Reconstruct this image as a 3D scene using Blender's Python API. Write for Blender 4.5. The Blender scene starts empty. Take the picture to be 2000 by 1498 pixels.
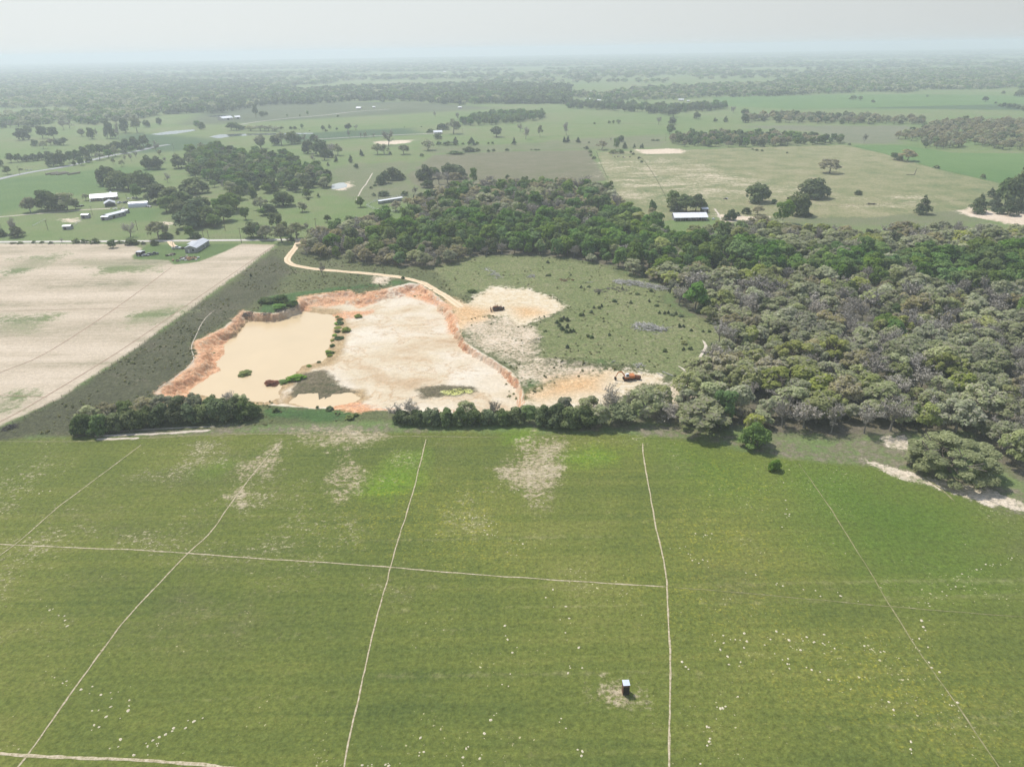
import bpy, math, random
import numpy as np

# ------------------------------------------------------------------ camera, sky, sun, exposure
scene = bpy.context.scene
CAM_H = 110.0
F_PX, CX, CY = 1388.0, 1000.0, 749.0
PITCH, ROLL = math.radians(25.2), math.radians(0.9)
_r0 = np.array([1.0, 0, 0]); _f = np.array([0, math.cos(PITCH), -math.sin(PITCH)]); _u0 = np.array([0, math.sin(PITCH), math.cos(PITCH)])
_u = math.cos(ROLL) * _u0 + math.sin(ROLL) * _r0
_r = math.cos(ROLL) * _r0 - math.sin(ROLL) * _u0
cam_d = bpy.data.cameras.new("camera"); cam = bpy.data.objects.new("camera", cam_d)
scene.collection.objects.link(cam); scene.camera = cam
cam_d.sensor_fit = 'HORIZONTAL'; cam_d.sensor_width = 36.0; cam_d.lens = F_PX / 2000 * 36.0
cam_d.clip_start = 0.5; cam_d.clip_end = 40000
from mathutils import Matrix, Vector
M = Matrix.Identity(4)
for i in range(3):
    M[i][0] = _r[i]; M[i][1] = _u[i]; M[i][2] = -_f[i]
M[0][3], M[1][3], M[2][3] = 0, 0, CAM_H
cam.matrix_world = M

SUN_EL, SUN_AZ = math.radians(58), math.radians(-42)      # azimuth measured from +Y towards +X
world = bpy.data.worlds.new("World"); scene.world = world; world.use_nodes = True
wn = world.node_tree; bg = wn.nodes["Background"]
sky = wn.nodes.new("ShaderNodeTexSky"); sky.sky_type = 'NISHITA'; sky.sun_disc = False
sky.sun_elevation = SUN_EL; sky.sun_rotation = SUN_AZ
sky.altitude = 100; sky.air_density = 1.0; sky.dust_density = 2.0; sky.ozone_density = 1.0
tint = wn.nodes.new("ShaderNodeMix"); tint.data_type = 'RGBA'; tint.blend_type = 'MULTIPLY'; tint.inputs[0].default_value = 1.0
tint.inputs[7].default_value = (0.90, 1.0, 1.22, 1)
wn.links.new(sky.outputs[0], tint.inputs[6]); wn.links.new(tint.outputs[2], bg.inputs[0])
# pale haze veil, widened up the sky for fill light, brighter towards the sun
tc = wn.nodes.new("ShaderNodeTexCoord"); sx = wn.nodes.new("ShaderNodeSeparateXYZ"); wn.links.new(tc.outputs['Generated'], sx.inputs[0])
mr = wn.nodes.new("ShaderNodeMapRange"); mr.interpolation_type = 'SMOOTHSTEP'; wn.links.new(sx.outputs[2], mr.inputs[0])
for i_, v_ in zip((1, 2, 3, 4), (0.05, 0.95, 0.94, 0.25)): mr.inputs[i_].default_value = v_
dt = wn.nodes.new("ShaderNodeVectorMath"); dt.operation = 'DOT_PRODUCT'; wn.links.new(tc.outputs['Generated'], dt.inputs[0]); dt.inputs[1].default_value = (math.sin(SUN_AZ), math.cos(SUN_AZ), 0)
vr = wn.nodes.new("ShaderNodeMapRange"); wn.links.new(dt.outputs['Value'], vr.inputs[0])
for i_, v_ in zip((1, 2, 3, 4), (-0.3, 1.0, 0.50, 0.78)): vr.inputs[i_].default_value = v_
veil = wn.nodes.new("ShaderNodeBackground"); veil.inputs[0].default_value = (0.955, 1.0, 0.99, 1); wn.links.new(vr.outputs[0], veil.inputs[1])
mxs = wn.nodes.new("ShaderNodeMixShader"); wn.links.new(mr.outputs[0], mxs.inputs[0]); wn.links.new(bg.outputs[0], mxs.inputs[1]); wn.links.new(veil.outputs[0], mxs.inputs[2])
wn.links.new(mxs.outputs[0], wn.nodes["World Output"].inputs['Surface']); bg.inputs[1].default_value = 0.15
sun_d = bpy.data.lights.new("sun", 'SUN'); sun_d.energy = 3.95; sun_d.angle = math.radians(0.6); sun_d.color = (1.0, 0.955, 0.89)
sun = bpy.data.objects.new("sun", sun_d); scene.collection.objects.link(sun)
sdir = Vector((math.sin(SUN_AZ) * math.cos(SUN_EL), math.cos(SUN_AZ) * math.cos(SUN_EL), math.sin(SUN_EL)))
sun.rotation_euler = sdir.to_track_quat('Z', 'Y').to_euler(); sun.location = (0, 0, 400)
vs = scene.view_settings; vs.view_transform = 'Standard'; vs.look = 'None'; vs.gamma = 1.0; vs.exposure = 0.13
scene.render.engine = 'CYCLES'
cy = scene.cycles
cy.use_denoising = True; cy.max_bounces = 6; cy.diffuse_bounces = 3; cy.glossy_bounces = 2; cy.transmission_bounces = 2
cy.volume_bounces = 1; cy.transparent_max_bounces = 4
HAZE_DENSITY = 0.00025

# ------------------------------------------------------------------ helpers
COL = scene.collection
rng = np.random.default_rng(7); random.seed(7)

def G(px, py, z=0.0):
    """point of the plane at height z seen at photo pixel (px, py)"""
    d = F_PX * _f + (px - CX) * _r + (CY - py) * _u
    if d[2] > -2.0: d[2] = -2.0
    t = (z - CAM_H) / d[2]
    return np.array([d[0] * t, d[1] * t])

def W(pts):
    return np.array([G(*p) for p in pts])

def mpp(px, py):
    """metres per photo pixel on the ground at (px, py), and the downward view angle"""
    g = G(px, py); v = np.array([g[0], g[1], -CAM_H])
    depth = float(v @ _f)
    return depth / F_PX, math.atan2(CAM_H, math.hypot(g[0], g[1]))

def tag(o, label=None, cat=None, group=None, kind=None):
    if label: o['label'] = label
    if cat: o['category'] = cat
    if group: o['group'] = group
    if kind: o['kind'] = kind
    return o

def empty(name, loc, rz=0.0, scale=(1, 1, 1), label=None, cat=None, group=None):
    o = bpy.data.objects.new(name, None); COL.objects.link(o)
    o.location = loc; o.rotation_euler = (0, 0, rz); o.scale = scale; o.empty_display_size = 0.5
    return tag(o, label, cat, group)

def link(name, me, parent=None, loc=None, rz=None, scale=None):
    o = bpy.data.objects.new(name, me); COL.objects.link(o)
    if parent: o.parent = parent
    if loc is not None: o.location = loc
    if rz is not None: o.rotation_euler = (0, 0, rz)
    if scale is not None: o.scale = scale
    return o

def mesh_np(name, verts, faces, mats=(), mi=None, attrs=None, smooth=False):
    """faces: (n,k) int array with one k, or list of lists"""
    me = bpy.data.meshes.new(name)
    verts = np.asarray(verts, np.float32)
    if isinstance(faces, np.ndarray):
        n, k = faces.shape
        me.vertices.add(len(verts)); me.vertices.foreach_set('co', verts.ravel())
        me.loops.add(n * k); me.loops.foreach_set('vertex_index', faces.astype(np.int32).ravel())
        me.polygons.add(n); me.polygons.foreach_set('loop_start', np.arange(0, n * k, k, dtype=np.int32))
        me.update(calc_edges=True)
    else:
        me.from_pydata([tuple(map(float, v)) for v in verts], [], faces)
    for m in mats: me.materials.append(m)
    if mi is not None: me.polygons.foreach_set('material_index', np.asarray(mi, np.int32))
    if smooth: me.polygons.foreach_set('use_smooth', np.ones(len(me.polygons), bool))
    for nm, (dom, arr) in (attrs or {}).items():
        a = me.attributes.new(nm, 'FLOAT', dom); a.data.foreach_set('value', np.asarray(arr, np.float32))
    me.update()
    return me

class MB:
    """collects shapes into one mesh"""
    def __init__(s): s.v = []; s.f = []; s.m = []
    def add(s, vs, fs, m=0):
        b = len(s.v); s.v += [tuple(map(float, v)) for v in vs]
        s.f += [[b + i for i in f] for f in fs]; s.m += [m] * len(fs); return s
    def box(s, x0, x1, y0, y1, z0, z1, m=0):
        return s.add([(x0, y0, z0), (x1, y0, z0), (x1, y1, z0), (x0, y1, z0), (x0, y0, z1), (x1, y0, z1), (x1, y1, z1), (x0, y1, z1)],
                     [(3, 2, 1, 0), (4, 5, 6, 7), (0, 1, 5, 4), (1, 2, 6, 5), (2, 3, 7, 6), (3, 0, 4, 7)], m)
    def prism(s, prof, x0, x1, m=0, axis='x'):
        n = len(prof)
        if axis == 'x': vs = [(x0, a, b) for a, b in prof] + [(x1, a, b) for a, b in prof]
        else: vs = [(a, x0, b) for a, b in prof] + [(a, x1, b) for a, b in prof]
        fs = [[i, (i + 1) % n, n + (i + 1) % n, n + i] for i in range(n)] + [list(range(n))[::-1], list(range(n, 2 * n))]
        return s.add(vs, fs, m)
    def tube(s, p0, p1, r0, r1=None, n=8, m=0, cap=True):
        r1 = r0 if r1 is None else r1
        p0 = np.array(p0, float); p1 = np.array(p1, float); d = p1 - p0; L = np.linalg.norm(d)
        if L < 1e-6: return s
        d /= L; a = np.array([0, 0, 1.0]) if abs(d[2]) < 0.9 else np.array([1.0, 0, 0])
        u = np.cross(d, a); u /= np.linalg.norm(u); w = np.cross(d, u)
        an = np.arange(n) * 2 * math.pi / n
        ring = np.cos(an)[:, None] * u + np.sin(an)[:, None] * w
        vs = list(p0 + ring * r0) + list(p1 + ring * r1)
        fs = [[i, (i + 1) % n, n + (i + 1) % n, n + i] for i in range(n)]
        if cap: fs += [list(range(n))[::-1], list(range(n, 2 * n))]
        return s.add(vs, fs, m)
    def build(s, name, mats, parent=None, smooth=False):
        if not isinstance(mats, (list, tuple)): mats = [mats]
        me = mesh_np(name, s.v, s.f, mats, s.m, smooth=smooth)
        import bmesh
        bm = bmesh.new(); bm.from_mesh(me); bmesh.ops.recalc_face_normals(bm, faces=bm.faces); bm.to_mesh(me); bm.free()
        return link(name, me, parent)

# value noise on numpy arrays (used for heights, ragged edges and scattering)
_perm = np.random.default_rng(3).random((257, 257)).astype(np.float32); _perm[256] = _perm[0]; _perm[:, 256] = _perm[:, 0]
def vnoise(x, y, s):
    x = np.asarray(x, np.float64) * s; y = np.asarray(y, np.float64) * s
    xi = np.floor(x); yi = np.floor(y); fx = x - xi; fy = y - yi
    fx = fx * fx * (3 - 2 * fx); fy = fy * fy * (3 - 2 * fy)
    xi = xi.astype(np.int64) % 256; yi = yi.astype(np.int64) % 256
    return ((_perm[yi, xi] * (1 - fx) + _perm[yi, xi + 1] * fx) * (1 - fy) + (_perm[yi + 1, xi] * (1 - fx) + _perm[yi + 1, xi + 1] * fx) * fy)
def fbm(x, y, s, o=4):
    t = 0; a = 0.5; n = 0
    for k in range(o):
        t = t + a * vnoise(np.asarray(x) + 37.1 * k, np.asarray(y) - 19.7 * k, s); n += a; a *= 0.5; s *= 2.03
    return t / n

def sdf(poly, X, Y, margin=None, want=False):
    """signed distance to a polygon, positive inside"""
    poly = np.asarray(poly, np.float64); X = np.asarray(X, np.float64); Y = np.asarray(Y, np.float64)
    if margin is not None:
        out = np.full(X.shape, -margin, np.float64)
        sel = (X > poly[:, 0].min() - margin) & (X < poly[:, 0].max() + margin) & (Y > poly[:, 1].min() - margin) & (Y < poly[:, 1].max() + margin)
        if sel.any(): out[sel] = np.clip(sdf(poly, X[sel], Y[sel]), -margin, margin)
        return out
    best = np.full(X.shape, 1e18); ins = np.zeros(X.shape, bool); bi = np.zeros(X.shape, np.int32); bt = np.zeros(X.shape)
    n = len(poly)
    for i in range(n):
        ax, ay = poly[i]; bx, by = poly[(i + 1) % n]
        dx, dy = bx - ax, by - ay
        t = np.clip(((X - ax) * dx + (Y - ay) * dy) / (dx * dx + dy * dy + 1e-9), 0, 1)
        d = (X - ax - t * dx) ** 2 + (Y - ay - t * dy) ** 2
        if want:
            k = d < best; bi[k] = i; bt[k] = t[k]
        best = np.minimum(best, d)
        c = (ay > Y) != (by > Y)
        ins ^= c & (X < (bx - ax) * (Y - ay) / (by - ay + 1e-12) + ax)
    sd = np.where(ins, 1, -1) * np.sqrt(best)
    return (sd, bi, bt) if want else sd

def smooth(t):
    t = np.clip(t, 0, 1); return t * t * (3 - 2 * t)

# ------------------------------------------------------------------ node helpers
class NT:
    def __init__(s, mat): s.t = mat.node_tree; s.t.nodes.clear()
    def n(s, typ, **kw):
        nd = s.t.nodes.new(typ)
        for k, v in kw.items(): setattr(nd, k, v)
        return nd
    def put(s, sock, v):
        if hasattr(v, 'is_output'): s.t.links.new(v, sock)
        elif isinstance(v, (tuple, list)) and sock.type == 'RGBA' and len(v) == 3: sock.default_value = (*v, 1)
        else: sock.default_value = v
    def math(s, op, a, b=0.0, c=0.0, clamp=False):
        nd = s.n('ShaderNodeMath', operation=op, use_clamp=clamp)
        for i, v in enumerate((a, b, c)): s.put(nd.inputs[i], v)
        return nd.outputs[0]
    def noise(s, vec, scale, detail=3, rough=0.55, dist=0.0):
        nd = s.n('ShaderNodeTexNoise'); s.put(nd.inputs['Vector'], vec)
        nd.inputs['Scale'].default_value = scale; nd.inputs['Detail'].default_value = detail
        nd.inputs['Roughness'].default_value = rough; nd.inputs['Distortion'].default_value = dist
        return nd.outputs['Fac']
    def map(s, v, a, b, c=0.0, d=1.0):
        nd = s.n('ShaderNodeMapRange'); s.put(nd.inputs[0], v)
        for i, q in zip((1, 2, 3, 4), (a, b, c, d)): s.put(nd.inputs[i], q)
        return nd.outputs[0]
    def ramp(s, v, stops):
        nd = s.n('ShaderNodeValToRGB'); s.put(nd.inputs[0], v); e = nd.color_ramp.elements
        while len(e) < len(stops): e.new(0.5)
        for el, (p, c) in zip(e, stops): el.position = p; el.color = (*c, 1)
        return nd.outputs[0]
    def mix(s, f, a, b, mode='MIX'):
        nd = s.n('ShaderNodeMix', data_type='RGBA', blend_type=mode)
        s.put(nd.inputs[0], f); s.put(nd.inputs[6], a); s.put(nd.inputs[7], b)
        return nd.outputs[2]
    def attr(s, name):
        return s.n('ShaderNodeAttribute', attribute_name=name).outputs['Fac']
    def pos(s): return s.n('ShaderNodeNewGeometry').outputs['Position']
    def mapping(s, vec, rot=0.0, scale=(1, 1, 1)):
        nd = s.n('ShaderNodeMapping'); s.put(nd.inputs[0], vec); nd.inputs['Rotation'].default_value = (0, 0, rot); nd.inputs['Scale'].default_value = scale
        return nd.outputs[0]
    def out(s, shader, vol=None):
        o = s.n('ShaderNodeOutputMaterial')
        if shader: s.t.links.new(shader, o.inputs['Surface'])
        if vol: s.t.links.new(vol, o.inputs['Volume'])
    def bsdf(s, col, rough=0.9, metal=0.0, spec=0.2, normal=None):
        b = s.n('ShaderNodeBsdfPrincipled'); s.put(b.inputs['Base Color'], col); s.put(b.inputs['Roughness'], rough)
        b.inputs['Metallic'].default_value = metal; b.inputs['Specular IOR Level'].default_value = spec
        if normal: s.t.links.new(normal, b.inputs['Normal'])
        return b.outputs[0]
    def bump(s, h, strength=0.5, dist=0.1):
        b = s.n('ShaderNodeBump'); b.inputs['Strength'].default_value = strength; b.inputs['Distance'].default_value = dist
        s.put(b.inputs['Height'], h); return b.outputs[0]

def newmat(name):
    m = bpy.data.materials.new(name); m.use_nodes = True; return m, NT(m)

def simple(name, c1, c2=None, scale=0.6, rough=0.85, metal=0.0, spec=0.2, streak=None):
    """plain surface with a little weathering in the colour"""
    m, t = newmat(name); p = t.n('ShaderNodeTexCoord').outputs['Object']
    c2 = c2 or tuple(x * 0.72 for x in c1)
    if streak: p = t.mapping(p, 0, streak)
    n = t.noise(p, scale, 5, 0.65)
    t.out(t.bsdf(t.ramp(n, [(0.32, c2), (0.62, c1)]), rough, metal, spec)); return m
# ------------------------------------------------------------------ the lie of the land
D_PIT = 3.6
RIM = [(300,768,5.5),(340,738,5.5),(376,708,5.5),(386,690,5),(377,668,5),(402,657,5),(436,641,6),(455,624,5),(474,607,3),(500,611,3),(535,612,3),(575,601,3),
       (585,580,8),(622,575,8.5),(684,567,8.5),(702,575,8.5),(760,562,8),(800,553,7),(822,556,5),(850,574,4),(880,599,4),(893,626,4),(898,646,2.5),(907,666,2),
       (932,683,1.7),(966,703,1.7),(996,723,1.7),(1013,743,1.7),(1022,764,2),(1026,790,3),(985,806,3),(900,808,4),(800,803,4),(700,800,3),(640,797,3),(560,793,3),(500,787,4),(420,796,6),(350,795,5)]
RIM_W = W([r[:2] for r in RIM]); RIM_S = np.array([r[2] for r in RIM], float)
ZW = -3.15                                                   # water level in the pit
POND = W([(x, y, ZW) for x, y in [(368,768),(398,742),(428,724),(420,708),(436,690),(440,662),(452,640),(462,622),(478,614),(515,617),(545,612),(580,607),(620,613),
       (650,615),(658,632),(648,660),(640,690),(625,708),(590,714),(575,735),(550,750),(545,770),(560,779),(520,783),(470,784),(410,776)]])
POND2 = W([(x, y, ZW) for x, y in [(568,786),(582,770),(625,768),(634,780),(650,770),(690,767),(702,778),(690,786),(640,797),(600,797)]])

def grow(pts, d):
    c = pts.mean(0); v = pts - c; return c + v * (1 + d / np.linalg.norm(v, axis=1, keepdims=True))

def rim_sd(x, y):
    sd, bi, bt = sdf(RIM_W, x, y, want=True)
    w = RIM_S[bi] * (1 - bt) + RIM_S[(bi + 1) % len(RIM_S)] * bt
    return sd, w

def H(x, y):
    x = np.atleast_1d(np.asarray(x, float)); y = np.atleast_1d(np.asarray(y, float)); z = np.zeros(x.shape)
    near = (x > -260) & (x < 170) & (y > 205) & (y < 460)
    if not near.any(): return z
    X, Y = x[near], y[near]
    sd, w = rim_sd(X, Y)
    flute = (np.abs(fbm(X, Y, 0.42, 3) - 0.5) * 2 - 0.45) * np.clip(w, 1.6, 5) * np.where(w < 2.6, 1.5, .8)
    big = (fbm(X, Y, 0.09, 3) - 0.5) * np.clip(w, 0, 14) * 1.5
    t = smooth((sd + flute + big) / w)
    pond = np.maximum(np.maximum(sdf(POND, X, Y, 30), sdf(POND2, X, Y, 30)), -30)
    ragged = pond + (fbm(X, Y, 0.25, 3) - 0.5) * 3.0
    floor = ZW + np.where(ragged > 0, -0.06 - 0.10 * np.minimum(ragged, 6), np.minimum(-ragged * 0.07, 0.75) + 0.04)
    floor = floor + (ragged < -2) * (fbm(X, Y, 0.10, 4) - 0.5) * 0.7 * np.clip((-ragged - 2) / 8, 0, 1)
    bumps = (fbm(X, Y, 0.22, 3) - 0.5) * 0.35 + (fbm(X, Y, 0.05, 3) - 0.5) * 0.8
    rough = np.clip(sdf(ROUGH_W, X, Y, 20) / 8, 0, 1)
    top = bumps * rough
    spoil = np.exp(-((sdf(BERM_W, X, Y, 30) - 2.0) / 2.2) ** 2) * 1.3 * (sdf(BERM_W, X, Y, 30) > -4)
    z[near] = top * (1 - t) + spoil + t * floor
    fade = np.clip(np.minimum(np.minimum(X + 260, 170 - X) / 25, np.minimum(Y - 205, 460 - Y) / 25), 0, 1)
    z[near] *= np.where(sd > -3, 1, fade)
    return z

def P3(px, py, dz=0.0):
    g = G(px, py); return (g[0], g[1], float(H(g[0], g[1])[0]) + dz)

ROUGH_W = W([(545,480),(610,482),(720,516),(800,522),(870,520),(905,503),(1000,498),(1100,504),(1200,523),(1308,565),(1305,590),(1340,612),(1425,642),(1400,665),(1375,700),
             (1345,768),(1260,785),(1200,800),(1050,812),(770,822),(640,826),(500,836),(300,850),(150,852),(0,850),(-260,905),(-150,900),(0,838),(120,777),(250,692),(390,592)])
BERM_W = W([(1055,703),(1120,700),(1200,706),(1240,716),(1235,722),(1150,717),(1060,710)])

# ------------------------------------------------------------------ outlines of the ground covers (photo pixels, on the plane z = 0)
FOREST = [(592,500),(640,508),(720,516),(800,522),(870,520),(905,503),(1000,498),(1100,504),(1200,523),(1265,548),(1308,565),(1305,590),(1340,612),(1425,642),(1400,665),(1375,700),
          (1372,730),(1350,768),(1300,790),(1225,815),(1192,830),(1300,828),(1375,840),(1450,836),(1490,850),(1560,850),(1640,862),(1690,850),(1770,845),(1890,850),(1945,905),(2000,940),
          (2200,1020),(2700,900),(2700,500),(2000,462),(1800,460),(1700,462),(1560,458),(1480,452),(1400,457),(1330,470),(1300,464),(1250,442),(1208,408),(1192,374),(1100,366),(1000,368),
          (900,374),(850,386),(812,404),(800,430),(790,455),(765,455),(750,438),(715,442),(690,458),(640,464),(600,480)]
FOREST_W = W(FOREST)
PASTURE_W = np.vstack([W([(-500,960),(-150,868),(100,855),(300,850),(500,842),(700,842),(1000,842),(1200,848),(1300,852),(1400,866),(1500,892),(1620,904),(1700,908),(1800,942),
             (1950,988),(2150,1040),(2600,1180)]), [(700, 60), (700, -700), (-700, -700), (-700, 180)]])
STUBBLE_W = W([(-400,478),(0,476),(255,477),(278,487),(258,500),(262,507),(330,508),(340,516),(372,514),(430,494),(470,477),(540,478),(500,508),(390,590),(250,690),(120,775),(0,833),(-150,897),(-420,980)])

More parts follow.
